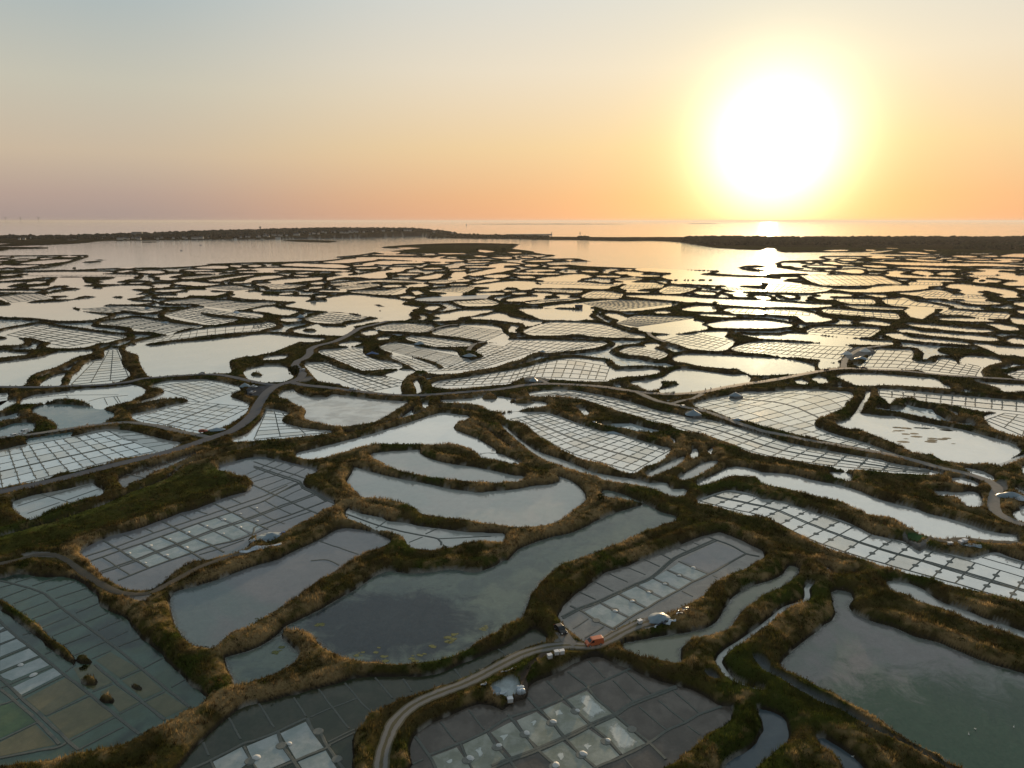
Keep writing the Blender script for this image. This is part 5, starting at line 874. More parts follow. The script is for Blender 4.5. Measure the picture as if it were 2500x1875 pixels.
# ------------------------------------------------------------------ small things
def paint(name, c, rough=0.35, **k): return plain(name, c, rough, 0.05, 2.0, **k)
paint('orange_paint', (0.66, 0.17, 0.07)); paint('white_paint', (0.72, 0.73, 0.74)); paint('black_paint', (0.012, 0.012, 0.015)); paint('blue_paint', (0.03, 0.05, 0.12)); paint('red_paint', (0.40, 0.10, 0.06)); paint('silver_paint', (0.42, 0.43, 0.45))
paint('glass', (0.02, 0.025, 0.03), 0.08); paint('rubber', (0.015, 0.015, 0.015), 0.8); paint('chrome', (0.5, 0.5, 0.5), 0.3); paint('lamp_glass', (0.75, 0.72, 0.65), 0.2); paint('tail_glass', (0.35, 0.02, 0.02), 0.2)
plain('tub_plastic', (0.70, 0.71, 0.74), 0.5, 0.05); plain('lid_plastic', (0.80, 0.80, 0.82), 0.5, 0.05); plain('pallet_wood', (0.22, 0.16, 0.10), 0.9, 0.3)
plain('tarp_blue', (0.22, 0.29, 0.34), 0.45, 0.12, 1.0); plain('tarp_white', (0.50, 0.56, 0.62), 0.4, 0.12, 1.0); plain('tarp_black', (0.012, 0.015, 0.03), 0.3, 0.2, 1.0); plain('tarp_deep_blue', (0.05, 0.12, 0.30), 0.4, 0.2, 1.0)
plain('house_wall', (0.55, 0.53, 0.50), 0.9, 0.1); plain('slate', (0.06, 0.065, 0.075), 0.7, 0.2); plain('hut_wood', (0.07, 0.055, 0.045), 0.9, 0.3); plain('concrete', (0.30, 0.30, 0.29), 0.9, 0.15); plain('stone', (0.24, 0.22, 0.20), 0.9, 0.2); plain('feather', (0.8, 0.8, 0.78), 0.8, 0.05); plain('beak', (0.5, 0.3, 0.1), 0.6); plain('dark_iron', (0.03, 0.035, 0.035), 0.6, 0.2)
attr_mat('canopy', 0.9, 0.6, 0.0, 0.1)

def bm_obj(name, bm, mat, parent=None, bevel=0.0, smooth=False):
    me = bpy.data.meshes.new(name); bmesh.ops.recalc_face_normals(bm, faces=bm.faces); bm.to_mesh(me); bm.free(); me.materials.append(MATS[mat])
    if smooth: me.polygons.foreach_set('use_smooth', [True] * len(me.polygons))
    o = link(bpy.data.objects.new(name, me), parent)
    if bevel: md = o.modifiers.new('bevel', 'BEVEL'); md.width = bevel; md.segments = 2
    return o
def box(bm, x0, x1, y0, y1, z0, z1):
    v = [bm.verts.new(p) for p in ((x0, y0, z0), (x1, y0, z0), (x1, y1, z0), (x0, y1, z0), (x0, y0, z1), (x1, y0, z1), (x1, y1, z1), (x0, y1, z1))]
    for f in ((0, 3, 2, 1), (4, 5, 6, 7), (0, 1, 5, 4), (1, 2, 6, 5), (2, 3, 7, 6), (3, 0, 4, 7)): bm.faces.new([v[i] for i in f])
    return bm
def cyl(bm, c, r0, r1, h, n=12, axis='z'):
    a, b = [], []
    for i in range(n):
        ca, sa = math.cos(2 * math.pi * i / n), math.sin(2 * math.pi * i / n)
        if axis == 'z': a.append(bm.verts.new((c[0] + r0 * ca, c[1] + r0 * sa, c[2]))); b.append(bm.verts.new((c[0] + r1 * ca, c[1] + r1 * sa, c[2] + h)))
        else: a.append(bm.verts.new((c[0] + r0 * ca, c[1] - h / 2, c[2] + r0 * sa))); b.append(bm.verts.new((c[0] + r1 * ca, c[1] + h / 2, c[2] + r1 * sa)))
    for i in range(n): bm.faces.new((a[i], a[(i + 1) % n], b[(i + 1) % n], b[i]))
    bm.faces.new(a[::-1]); bm.faces.new(b); return bm
def copy_tree(o, parent=None):
    c = o.copy(); link(c, parent)
    for ch in o.children: copy_tree(ch, c)
    return c

VAN = dict(prof=[(-2.50, 0.36), (-2.52, 1.0), (-2.46, 1.95), (-2.36, 2.04), (0.75, 2.06), (1.02, 1.99), (1.80, 1.22), (2.38, 1.04), (2.52, 0.88), (2.54, 0.45), (2.42, 0.32), (-2.42, 0.32)], w=0.98, belt=1.15, top=0.90,
           shield=((1.06, 1.94), (1.76, 1.26)), side=[[(0.35, 1.22), (0.35, 1.82), (0.88, 1.82), (1.52, 1.22)]], wheels=(1.62, -1.55), wr=0.34, rear=((-2.50, 1.35), (-2.475, 1.85)), lamp=(2.43, 0.86))
CAR = dict(prof=[(-2.02, 0.40), (-2.08, 0.80), (-1.96, 0.98), (-1.50, 1.42), (-0.2, 1.50), (0.15, 1.46), (0.95, 1.00), (1.85, 0.86), (2.05, 0.66), (2.06, 0.36), (1.9, 0.26), (-1.9, 0.26)], w=0.86, belt=0.98, top=0.80,
           shield=((0.22, 1.42), (0.90, 1.03)), side=[[(-1.45, 1.02), (-1.18, 1.36), (-0.35, 1.40), (-0.35, 1.02)], [(-0.25, 1.02), (-0.25, 1.40), (0.10, 1.38), (0.72, 1.02)]], wheels=(1.28, -1.28), wr=0.31, rear=((-1.90, 1.04), (-1.56, 1.37)), lamp=(1.96, 0.72))
SMALL_VAN = dict(prof=[(-2.02, 0.40), (-2.08, 0.9), (-2.02, 1.70), (-1.92, 1.80), (0.25, 1.82), (0.55, 1.74), (1.15, 1.12), (1.90, 0.95), (2.08, 0.72), (2.08, 0.38), (1.9, 0.28), (-1.9, 0.28)], w=0.88, belt=1.08, top=0.88,
                 shield=((0.60, 1.70), (1.10, 1.16)), side=[[(-0.1, 1.12), (-0.1, 1.62), (0.42, 1.62), (0.92, 1.12)]], wheels=(1.3, -1.3), wr=0.31, rear=((-2.07, 1.2), (-2.03, 1.62)), lamp=(1.98, 0.80))
def vehicle(name, K, colour, loc, rz, label, cat, group=None):
    o = tag(empty(name, loc, rz), label, cat, group); w_ = K['w']
    tum = lambda z: 1.0 if z <= K['belt'] else 1.0 - (1 - K['top']) * (z - K['belt']) / (2.0 - K['belt'])
    bm = bmesh.new(); L = [[bm.verts.new((x, s * w_ * tum(z), z)) for x, z in K['prof']] for s in (-1, 1)]; n = len(K['prof'])
    for i in range(n): bm.faces.new((L[0][i], L[0][(i + 1) % n], L[1][(i + 1) % n], L[1][i]))
    bm.faces.new(L[0]); bm.faces.new(L[1][::-1])
    bm_obj('body', bm, colour, o, 0.06, False)
    def pane(pts, nm, mat='glass'):
        bm = bmesh.new(); bm.faces.new([bm.verts.new(p) for p in pts]); return bm_obj(nm, bm, mat, o)
    (xa, za), (xb, zb) = K['shield']; e = 0.03
    pane([(xa + e, -w_ * tum(za) * .88, za + e), (xb + e, -w_ * tum(zb) * .92, zb + e), (xb + e, w_ * tum(zb) * .92, zb + e), (xa + e, w_ * tum(za) * .88, za + e)], 'windscreen')
    (xa, za), (xb, zb) = K['rear']; pane([(xa - e, -w_ * .78, za), (xb - e, -w_ * .74, zb), (xb - e, w_ * .74, zb), (xa - e, w_ * .78, za)], 'rear_window')
    for s in (-1, 1):
        for q in K['side']: pane([(x, s * (w_ * tum(z) + 0.012), z) for x, z in q], 'side_window')
        for x in K['wheels']:
            bm = bmesh.new(); cyl(bm, (x, s * (w_ - 0.09), K['wr']), K['wr'], K['wr'], 0.22, 14, 'y'); wl = bm_obj('wheel', bm, 'rubber', o)
            bm = bmesh.new(); cyl(bm, (x, s * (w_ + 0.025), K['wr']), K['wr'] * .6, K['wr'] * .6, 0.03, 10, 'y'); bm_obj('rim', bm, 'chrome', wl)
        lx, lz = K['lamp']; bm = bmesh.new(); box(bm, lx - 0.05, lx + 0.12, s * w_ * .8 - 0.16, s * w_ * .8 + 0.16, lz - 0.09, lz + 0.09); bm_obj('headlight', bm, 'lamp_glass', o)
        bm = bmesh.new(); box(bm, K['prof'][1][0] - 0.03, K['prof'][1][0] + 0.08, s * w_ * .86 - 0.09, s * w_ * .86 + 0.09, 0.75, 1.0); bm_obj('tail_light', bm, 'tail_glass', o)
        bm = bmesh.new(); mx, mz = K['side'][-1][-1]; box(bm, mx - 0.22, mx - 0.10, s * (w_ + 0.14) - 0.09, s * (w_ + 0.14) + 0.09, mz + 0.02, mz + 0.22); bm_obj('wing_mirror', bm, 'black_paint', o)
    if K is VAN: o.scale = (0.86, 0.86, 0.86)
    bm = bmesh.new(); fx = K['prof'][-3][0]; box(bm, fx - 0.10, fx + 0.06, -w_ * .95, w_ * .95, 0.30, 0.50); bm_obj('bumper', bm, 'rubber', o, 0.03)
    return o
def heading(a, b, z=1.2):
    p = at(a + ' ' + b, z); d = p[1] - p[0]; return math.atan2(d[1], d[0])
x, y, z = spot('D3 728,600', 1.3)
vehicle('van', VAN, 'orange_paint', (x, y, ROAD_Z + 0.06), heading('D3', '778,606 695,618', 1.3) + 0.08, 'orange panel van parked where the gravel tracks meet', 'van')
def put_car(s, ab, K, colour, label, cat, name, z=None):
    x, y, h = spot(s, 1.3); vehicle(name, K, colour, (x, y, h + 0.02 if z is None else z), heading(s.split()[0], ab, 1.3), label, cat)
RZ = ROAD_Z + 0.05
put_car('D3 445,492', '425,470 470,518', CAR, 'black_paint', 'black car parked on the short gravel spur behind the orange van', 'car', 'car', RZ)
put_car('C1 108,232', '150,224 65,240', CAR, 'white_paint', 'white car parked behind the small white van on the bank track', 'car', 'car', RZ)
put_car('C1 203,200', '238,190 165,208', SMALL_VAN, 'white_paint', 'small white van with a dark window parked in front of the white car', 'van', 'van', RZ)
put_car('B1 1705,460', '1730,462 1680,464', CAR, 'white_paint', 'white car driving along the road above the gridded pan', 'car', 'car', RZ)
put_car('B1 2145,574', '2120,572 2168,576', CAR, 'white_paint', 'white car parked on the asphalt fork beside the blue grey tarpaulin', 'car', 'car')
put_car('B1 2133,622', '2112,628 2152,614', CAR, 'silver_paint', 'silver car parked nearest the road on the asphalt fork', 'car', 'car')
put_car('B2 420,430', '428,440 412,418', CAR, 'white_paint', 'white car coming along the bend of the asphalt road', 'car', 'car', RZ)
put_car('B2 833,596', '808,592 858,598', CAR, 'white_paint', 'white car on the road beside the grey shallow pond', 'car', 'car', RZ)
put_car('B2 712,548', '680,545 745,552', SMALL_VAN, 'blue_paint', 'dark blue van parked on the verge between road and gridded pan', 'van', 'van')
put_car('B3 1470,742', '1490,748 1450,732', CAR, 'white_paint', 'white car on the gravel track above the blue grey tarpaulin heap', 'car', 'car', RZ)
put_car('B4 545,432', '520,436 570,428', CAR, 'black_paint', 'dark car on the far road just before the junction', 'car', 'car', RZ)
put_car('B4 860,416', '835,414 885,418', CAR, 'blue_paint', 'dark blue car on the far road just past the junction', 'car', 'car', RZ)
put_car('C1 1715,196', '1690,198 1745,192', CAR, 'red_paint', 'dull red car at the edge of the gridded pan by the road bend', 'car', 'car')

# plastic salt tubs
def tub(s, label, group=None, rz=0.3, size=(1.15, 1.0, 0.95)):
    x, y, z = spot(s, 1.3); o = tag(empty('storage_tub', (x, y, z), rz), label, 'tub', group); a, b, h = size[0] / 2, size[1] / 2, size[2]
    bm = bmesh.new(); box(bm, -a, a, -b, b, 0, 0.12); bm_obj('pallet', bm, 'pallet_wood', o)
    bm = bmesh.new(); v = box(bm, -a * .93, a * .93, -b * .93, b * .93, 0.12, h)
    for q in bm.verts:
        if q.co.z < 0.5: q.co.x *= .92; q.co.y *= .92
    bm_obj('tub', bm, 'tub_plastic', o, 0.03)
    bm = bmesh.new(); box(bm, -a * .98, a * .98, -b * .98, b * .98, h, h + 0.07); bm_obj('lid', bm, 'lid_plastic', o, 0.02); return o
G_T = 'white tubs by the gravel track'
tub('D3 352,748', 'white lidded tub standing apart at the near end of the row of three', G_T, 0.35); tub('D3 410,722', 'white lidded tub in the middle of the row of three by the track', G_T, 0.3); tub('D3 455,710', 'white lidded tub at the van end of the row of three', G_T, 0.25)
tub('D3 1113,420', 'white tub on the bare bank beside the salt heap', None, 0.5); tub('D3 18,1055', 'white tub at the near corner of the salt working area', None, 0.2, (1.3, 1.1, 1.0))
tub('C4 1678,1138', 'white tub nearest the green pool of the row on the long bank', 'white tubs on the long bank', 0.4, (1.6, 1.3, 1.0)); tub('C4 1708,1132', 'white tub at the far end of the row on the long bank', 'white tubs on the long bank', 0.4, (1.6, 1.3, 1.0)); tub('C4 1585,1150', 'single white tub lying apart on the long bank', 'white tubs on the long bank', 0.1, (1.7, 1.0, 0.8))

# bulk bags
def bag(s, label, group, r=0.5):
    x, y, z = spot(s, 1.25); bm = bmesh.new(); bmesh.ops.create_cube(bm, size=2 * r); bmesh.ops.subdivide_edges(bm, edges=bm.edges, cuts=2, use_grid_fill=True)
    for v in bm.verts:
        q = v.co.normalized() * r * 1.35; v.co = v.co.lerp(q, 0.45); v.co += Vector((random.uniform(-.06, .06), random.uniform(-.06, .06), random.uniform(-.05, .08))); v.co.z += r * 0.95
    o = bm_obj('bulk_bag', bm, 'tarp_white', None, 0, True); o.location = (x, y, z - 0.05); o.rotation_euler.z = random.random() * 3; return tag(o, label, 'bag', group)
for i, (s, l) in enumerate((('D3 92,985', 'bulky white bag nearest the salt floor in the cluster of bags'), ('D3 118,980', 'bulky white bag at the track side of the cluster of bags'), ('D3 98,1008', 'bulky white bag at the pan side of the cluster of bags'), ('D3 125,1004', 'bulky white bag at the grassy side of the cluster of bags'))): bag(s, l, 'bulk bags by the salt floor', 0.48)

# heaps of salt, bare or under sheets
def mound(name, s, rx, ry, h, mat, label, cat, rz=0.0, n=20, rings=6, rough=0.12, group=None, z=None, sharp=1.0):
    x, y, zz = spot(s, 1.2)
    if z is not None: zz = z
    V = []; F = []; sd = random.random() * 50
    for k in range(rings):
        f = 1 - k / rings
        for i in range(n):
            a = 2 * math.pi * i / n; rr = f * (1 + rough * (vnoise(np.array([3 * math.cos(a) + sd]), np.array([3 * math.sin(a) + k * .7]))[0] - .5) * 2)
            hh = h * ((1 - f) ** sharp) * (1 + rough * (random.random() - .5)); V.append((rr * rx * math.cos(a), rr * ry * math.sin(a), hh - (0.15 if k == 0 else 0)))
    V.append((0, 0, h))
    for k in range(rings - 1):
        for i in range(n): F.append((k * n + i, k * n + (i + 1) % n, (k + 1) * n + (i + 1) % n, (k + 1) * n + i))
    for i in range(n): F.append(((rings - 1) * n + i, (rings - 1) * n + (i + 1) % n, len(V) - 1))
    o = mesh_py(name, V, F, mat, None, True); o.location = (x, y, zz); o.rotation_euler.z = rz; return tag(o, label, cat, group)
mound('salt_heap', 'D3 1285,405', 3.4, 2.6, 1.25, 'tarp_blue', 'large pale blue grey salt heap under a sheet behind the olive pond', 'salt heap', 0.3, 24, 7, 0.2, sharp=0.75)
mound('salt_heap', 'D2 2035,985', 1.5, 1.5, 0.3, 'tarp_blue', 'low round grey heap at the corner of the white salt floor', 'salt heap', 0, 18, 5, 0.08, sharp=0.8)
mound('salt_heap', 'C2 150,1075', 3.4, 2.4, 1.5, 'tarp_blue', 'grey sheeted salt heap on the working area of the lilac pan', 'salt heap', 0.4, 20, 6, 0.2, sharp=0.8)
mound('salt_heap', 'C2 60,1080', 3.6, 2.0, 0.6, 'salt_skin', 'low flat salt heap beside the grey sheeted one', 'salt heap', 0.4, 20, 5, 0.25)
mound('salt_heap', 'B3 215,515', 3.0, 3.0, 2.3, 'tarp_blue', 'pointed pale blue salt heap beside the curving road', 'salt heap', 0, 8, 5, 0.05)
mound('salt_heap', 'B3 1565,800', 4.6, 3.6, 2.6, 'tarp_blue', 'broad blue grey sheeted heap below the white car on the gravel track', 'salt heap', 0, 10, 5, 0.1)
mound('salt_heap', 'B3 1920,640', 3.6, 3.0, 2.0, 'tarp_blue', 'blue grey sheeted heap beside the road above the wide pan', 'salt heap', 0, 10, 5, 0.1)
mound('salt_heap', 'B3 1945,850', 5.5, 1.8, 1.3, 'tarp_blue', 'long narrow blue grey sheeted heap along the gravel track', 'salt heap', -0.5, 16, 5, 0.15)
mound('salt_heap', 'C3 885,178', 4.2, 2.6, 1.0, 'tarp_blue', 'low blue grey sheeted heap at the edge of the gridded pan', 'salt heap', -0.3, 16, 5, 0.15)
mound('salt_heap', 'B4 870,268', 4.6, 3.6, 2.6, 'salt', 'bright white salt heap at the far side of the junction yard', 'salt heap', 0, 16, 6, 0.15)
mound('salt_heap', 'B4 717,292', 4.6, 3.6, 2.4, 'salt', 'bright white salt heap at the near side of the junction yard', 'salt heap', 0, 16, 6, 0.15)
mound('salt_heap', 'B4 840,332', 5.2, 3.2, 1.6, 'tarp_blue', 'grey sheeted heap at the lower edge of the junction yard', 'salt heap', 0, 16, 6, 0.15)
mound('salt_heap', 'C4 2110,742', 5.0, 2.6, 1.9, 'tarp_blue', 'long blue grey sheeted heap by the fork in the gravel track', 'salt heap', -0.35, 18, 6, 0.12, sharp=0.7)
mound('salt_heap', 'C4 2180,765', 2.0, 1.6, 1.2, 'tarp_white', 'small pale sheeted heap at the end of the long one by the fork', 'salt heap', 0, 14, 5, 0.15)
mound('salt_heap', 'B1 2068,566', 3.6, 2.8, 2.2, 'tarp_blue', 'blue grey tarpaulin heap beside the cars on the asphalt fork', 'salt heap', 0, 10, 5, 0.15)
mound('salt_heap', 'C1 1830,180', 4.0, 2.4, 1.0, 'tarp_blue', 'flat grey sheeted heap beside the dull red car', 'salt heap', 0.3, 16, 5, 0.15)
mound('salt_heap', 'B2 1055,84', 4.6, 3.4, 2.2, 'tarp_white', 'pale sheeted heap on the bank beside the upper asphalt road', 'salt heap', 0, 12, 5, 0.15)
mound('salt_heap', 'B2 1395,205', 5.0, 3.4, 2.0, 'tarp_blue', 'grey sheeted heap on the spit between the gridded pans', 'salt heap', 0, 12, 5, 0.15)
mound('salt_heap', 'B2 1820,312', 5.4, 3.6, 1.8, 'tarp_blue', 'blue grey sheeted heap on the tip of the short track spit', 'salt heap', 0, 14, 5, 0.15)
mound('salt_heap', 'B2 1000,288', 4.6, 2.6, 1.8, 'tarp_deep_blue', 'dark blue sheeted heap on the bank among the small pans', 'salt heap', 0, 14, 5, 0.15)
mound('salt_heap', 'A1 1240,382', 6, 4, 2.4, 'tarp_blue', 'pale blue heap on the bank above the far left pond', 'salt heap', 0, 12, 5, 0.15)
mound('salt_heap', 'A1 1395,500', 7, 4, 2.0, 'tarp_blue', 'flat pale blue heap on the bank between two far left pans', 'salt heap', 0, 12, 5, 0.15)
mound('salt_heap', 'A1 1995,416', 6, 4, 2.6, 'tarp_white', 'pale heap at the end of the thin bank between far left pans', 'salt heap', 0, 12, 5, 0.15)
mound('salt_heap', 'A2 395,465', 5, 4, 3.0, 'tarp_blue', 'pointed pale blue heap beside the small far pan', 'salt heap', 0, 9, 5, 0.1)
mound('salt_heap', 'B3 290,258', 5, 3.2, 1.8, 'tarp_blue', 'grey heap on the bank end in the middle pans', 'salt heap', 0, 12, 5, 0.15)

# little heaps raked up on the clay platforms of the pans
hv = []
for q in range(4):
    V = []; F = []; n = 12; R3 = ((1.0, -0.05), (0.85, 0.24), (0.5, 0.55), (0.2, 0.72))
    for k, (r, zz) in enumerate(R3):
        for i in range(n): rr = r * random.uniform(.86, 1.12); V.append((rr * math.cos(6.283 * i / n), rr * math.sin(6.283 * i / n), zz * random.uniform(.92, 1.06)))
    V.append((0, 0, 0.78))
    for k in range(3):
        for i in range(n): F.append((k * n + i, k * n + (i + 1) % n, (k + 1) * n + (i + 1) % n, (k + 1) * n + i))
    for i in range(n): F.append((3 * n + i, 3 * n + (i + 1) % n, 4 * n))
    me = bpy.data.meshes.new('salt_heap'); me.from_pydata(V, [], F); me.materials.append(MATS['salt']); me.polygons.foreach_set('use_smooth', [True] * len(F)); hv.append(me)
ORD = ['first', 'second', 'third', 'fourth', 'fifth', 'sixth', 'seventh', 'eighth', 'ninth', 'tenth', 'eleventh', 'twelfth', 'thirteenth', 'fourteenth', 'fifteenth', 'sixteenth']
for hp, P_, z in HEAPS:
    order = np.argsort(P_[:, 0])
    for rank, i in enumerate(order):
        g = gnd(P_[i])[0]; o = link(bpy.data.objects.new('salt_heap', random.choice(hv))); sc = random.uniform(0.5, 0.78)
        o.location = (g[0], g[1], z + 0.12); o.rotation_euler.z = random.random() * 6; o.scale = (sc * 1.15, sc * 0.95, sc * 0.62)
        tag(o, 'white salt heap, %s from left in the %s' % (ORD[rank], hp), 'salt heap', 'raked salt heaps in the pans')

# crumpled sheets lying on the banks
def sheet_of(s, L, Wd, rz, mat, label, amp=0.22, nx=16, ny=6):
    x, y, z = spot(s, 1.3); sd = random.random() * 80; V = []; F = []
    for j in range(ny + 1):
        for i in range(nx + 1):
            u = (i / nx - .5) * L; v = (j / ny - .5) * Wd * (1 - 0.55 * abs(2 * i / nx - 1) ** 2) + 0.3 * math.sin(i * 0.7 + sd)
            X = x + u * math.cos(rz) - v * math.sin(rz); Y = y + u * math.sin(rz) + v * math.cos(rz)
            V.append((X - x, Y - y, max(height(X, Y), 0.1) - z + 0.10 + 0.6 * amp * vnoise(np.array([u * 1.3 + sd]), np.array([v * 1.7]))[0]))
    for j in range(ny):
        for i in range(nx): a = j * (nx + 1) + i; F.append((a, a + 1, a + nx + 2, a + nx + 1))
    o = mesh_py('tarpaulin', V, F, mat, None, True); o.location = (x, y, z); md = o.modifiers.new('thick', 'SOLIDIFY'); md.thickness = 0.02
    return tag(o, label, 'tarpaulin')
sheet_of('D3 1365,440', 3.4, 0.9, 0.45, 'tarp_white', 'crumpled white tarpaulin on the bank below the large salt heap', 0.4); sheet_of('D3 1300,446', 2.6, 0.8, 0.2, 'tarp_black', 'crumpled black tarpaulin between the large salt heap and the white one', 0.4)
sheet_of('D3 1245,462', 1.1, 0.9, 0.6, 'tarp_white', 'small white scrap of sheeting at the foot of the large salt heap', 0.5, 6, 5); sheet_of('D3 1440,372', 2.0, 0.6, 0.5, 'tarp_white', 'narrow white strip of sheeting on the grassy bank', 0.3, 8, 4)
sheet_of('D3 1480,335', 3.6, 1.8, 0.6, 'tarp_black', 'black tarpaulin heaped on the grass above the white strip', 0.5); sheet_of('C2 55,1180', 12.5, 2.2, 0.33, 'tarp_white', 'long pale blue white tarpaulin stretched along the bank top', 0.35, 26, 6)
sheet_of('D2 2150,832', 3.6, 0.8, 0.2, 'tarp_white', 'curved white strip of sheeting beside the gravel track', 0.3, 10, 4); sheet_of('D2 1940,960', 1.5, 1.2, 0.4, 'tarp_white', 'white scrap of sheeting on the grass left of the salt floor', 0.4, 6, 5)
sheet_of('C2 240,1052', 2.0, 1.6, 0.4, 'tarp_deep_blue', 'bright blue tarpaulin at the corner of the lilac pan', 0.6, 8, 6); sheet_of('C1 2130,1128', 3.0, 1.8, 0.3, 'tarp_blue', 'blue grey sheet in front of the white boards by the lilac pan', 0.5)
sheet_of('C2 30,1108', 3.0, 1.2, 0.25, 'tarp_white', 'white boards stacked beside the lilac pan', 0.4); sheet_of('C3 755,118', 5.0, 2.0, -0.3, 'tarp_white', 'white and dark sheeting on the bank above the gridded pan', 0.8); sheet_of('C4 1770,1165', 6.0, 2.2, -0.1, 'tarp_blue', 'grey sheet spread on the long bank below the tubs', 0.3)
sheet_of('D2 2075,1010', 3.2, 0.5, 0.3, 'tarp_white', 'pale plank lying on the white salt floor', 0.1, 10, 3)

# bushes: many small leaf faces round a few stems
def leaf_cloud(c, r, n, seed, squash=0.8):
    rg = np.random.default_rng(seed); d = rg.normal(size=(n, 3)); d /= np.linalg.norm(d, axis=1)[:, None]; lob = 0.75 + 0.35 * np.sin(3 * d[:, 0] + seed) * np.cos(4 * d[:, 1] - seed)
    p = d * (r * lob * rg.uniform(0.55, 1.0, n) ** 0.4)[:, None] * np.array([1, 1, squash]) + np.array(c); a = rg.normal(size=(n, 3)); a /= np.linalg.norm(a, axis=1)[:, None]; b = np.cross(a, rg.normal(size=(n, 3))); b /= np.maximum(np.linalg.norm(b, axis=1), 1e-6)[:, None]
    s = r * rg.uniform(0.10, 0.22, n)[:, None]; V = np.stack([p - a * s, p + b * s * .8, p + a * s, p - b * s * .8], 1).reshape(-1, 3)
    return V, np.arange(4 * n).reshape(-1, 4), np.repeat(np.array((0.035, 0.042, 0.012)) * rg.uniform(0.6, 1.5, (n, 1)), 4, 0)
def bush(s, r, label, n=260, name='bush', cat='bush', group=None):
    x, y, z = spot(s, 1.2); o = tag(empty(name, (x, y, z)), label, cat, group); V, F, C = leaf_cloud((0, 0, r * 0.75), r, n, int(x * 7 + y) % 9999)
    mesh_np('crown', V, F, 'canopy', C, False, o); bm = bmesh.new(); cyl(bm, (0, 0, -0.2), r * .12, r * .05, r * 0.9, 7); bm_obj('trunk', bm, 'hut_wood', o)
for s, r, l in (('C2 1610,1178', 1.3, 'dark bush at the water edge of the narrow pan'), ('C3 785,775', 1.5, 'round green bush where three banks meet'), ('B2 345,470', 4.2, 'dense dark tree mass inside the road bend'), ('C3 68,600', 1.0, 'dark bush sprouting from the end of the curved spit'), ('C2 2200,440', 1.2, 'small dark bush at the tip of the thin bank'), ('D1 705,760', 1.0, 'low dark bush on the spit tip in the lower left pan'),
                ('A2 600,145', 5.0, 'dark tree clump beside the far channel'), ('A2 500,308', 4.0, 'dark tree clump between two far ponds'), ('B2 1040,262', 2.4, 'dark bush clump on the bank among the small pans'), ('F2 1910,395', 6.0, 'dark tree standing on the far peninsula'), ('F2 2140,402', 9.0, 'large dark tree clump at the end of the far peninsula'), ('F2 2070,404', 5.0, 'smaller dark tree beside the large clump on the far peninsula'),
                ('A4 400,305', 3.5, 'dark tree clump below the sun glitter'), ('A3 1400,345', 3.0, 'bushy clump on the bank end of the far pan'), ('A3 1745,358', 4.0, 'bushy clump on the bank above the small bright pond'), ('F4 705,362', 10.0, 'dark tree clump in front of the far wood'), ('F1 642,553', 4.0, 'small dark bush on the lagoon shore')): bush(s, r, l, 420 if r > 4 else 240, 'tree' if r > 5 else 'bush', 'tree' if r > 5 else 'bush')

# white birds on the big pond
def bird(s, label):
    p = at(s)[0]; o = tag(empty('bird', (p[0], p[1], 0.05), random.random() * 6), label, 'bird', 'white birds on the water'); o.scale = (.7, .7, .7); bm = bmesh.new(); bmesh.ops.create_icosphere(bm, subdivisions=2, radius=0.2)
    for v in bm.verts: v.co.x *= 1.7; v.co.y *= 0.8; v.co.z = v.co.z * 0.75 + 0.12; v.co.x -= max(0, -v.co.x - 0.2) * 0.5
    bm_obj('body', bm, 'feather', o, 0, True)
    bm = bmesh.new(); cyl(bm, (0.24, 0, 0.2), 0.06, 0.045, 0.26, 8); bm_obj('neck', bm, 'feather', o, 0, True)
    bm = bmesh.new(); bmesh.ops.create_icosphere(bm, subdivisions=1, radius=0.085); bmesh.ops.translate(bm, vec=(0.27, 0, 0.5), verts=bm.verts); hd = bm_obj('head', bm, 'feather', o, 0, True)
    bm = bmesh.new(); cyl(bm, (0.42, 0, 0.49), 0.02, 0.02, 0.05, 6, 'y'); box(bm, 0.33, 0.47, -.02, .02, 0.475, 0.505); bm_obj('beak', bm, 'beak', hd)
for s, l in (('D4 1745,1362', 'white bird nearest the bank on the big green grey pond'), ('D4 1800,1318', 'white bird in the middle of the big green grey pond'), ('D4 2125,1300', 'white bird near the picture edge on the big green grey pond'), ('D4 765,1550', 'white bird on the small blue pool at the bottom edge')): bird(s, l)

# dark wooden hut among the far pans
x, y, z = spot('A3 598,378', 1.3); hut = tag(empty('hut', (x, y, z), 0.1), 'dark wooden hut on the bank beside a far pan', 'hut')
bm = bmesh.new(); box(bm, -4, 4, -2.6, 2.6, 0, 3.0); bm_obj('wall', bm, 'hut_wood', hut)
bm = bmesh.new(); a = [bm.verts.new(p) for p in ((-4.4, -3, 2.9), (4.4, -3, 2.9), (4.4, 0, 4.6), (-4.4, 0, 4.6), (-4.4, 3, 2.9), (4.4, 3, 2.9))]; bm.faces.new((a[0], a[1], a[2], a[3])); bm.faces.new((a[3], a[2], a[5], a[4])); bm.faces.new((a[0], a[3], a[4])); bm.faces.new((a[1], a[5], a[2])); bm_obj('roof', bm, 'slate', hut)
bm = bmesh.new(); box(bm, -0.6, 0.6, -2.66, -2.58, 0, 2.1); bm_obj('door', bm, 'concrete', hut)

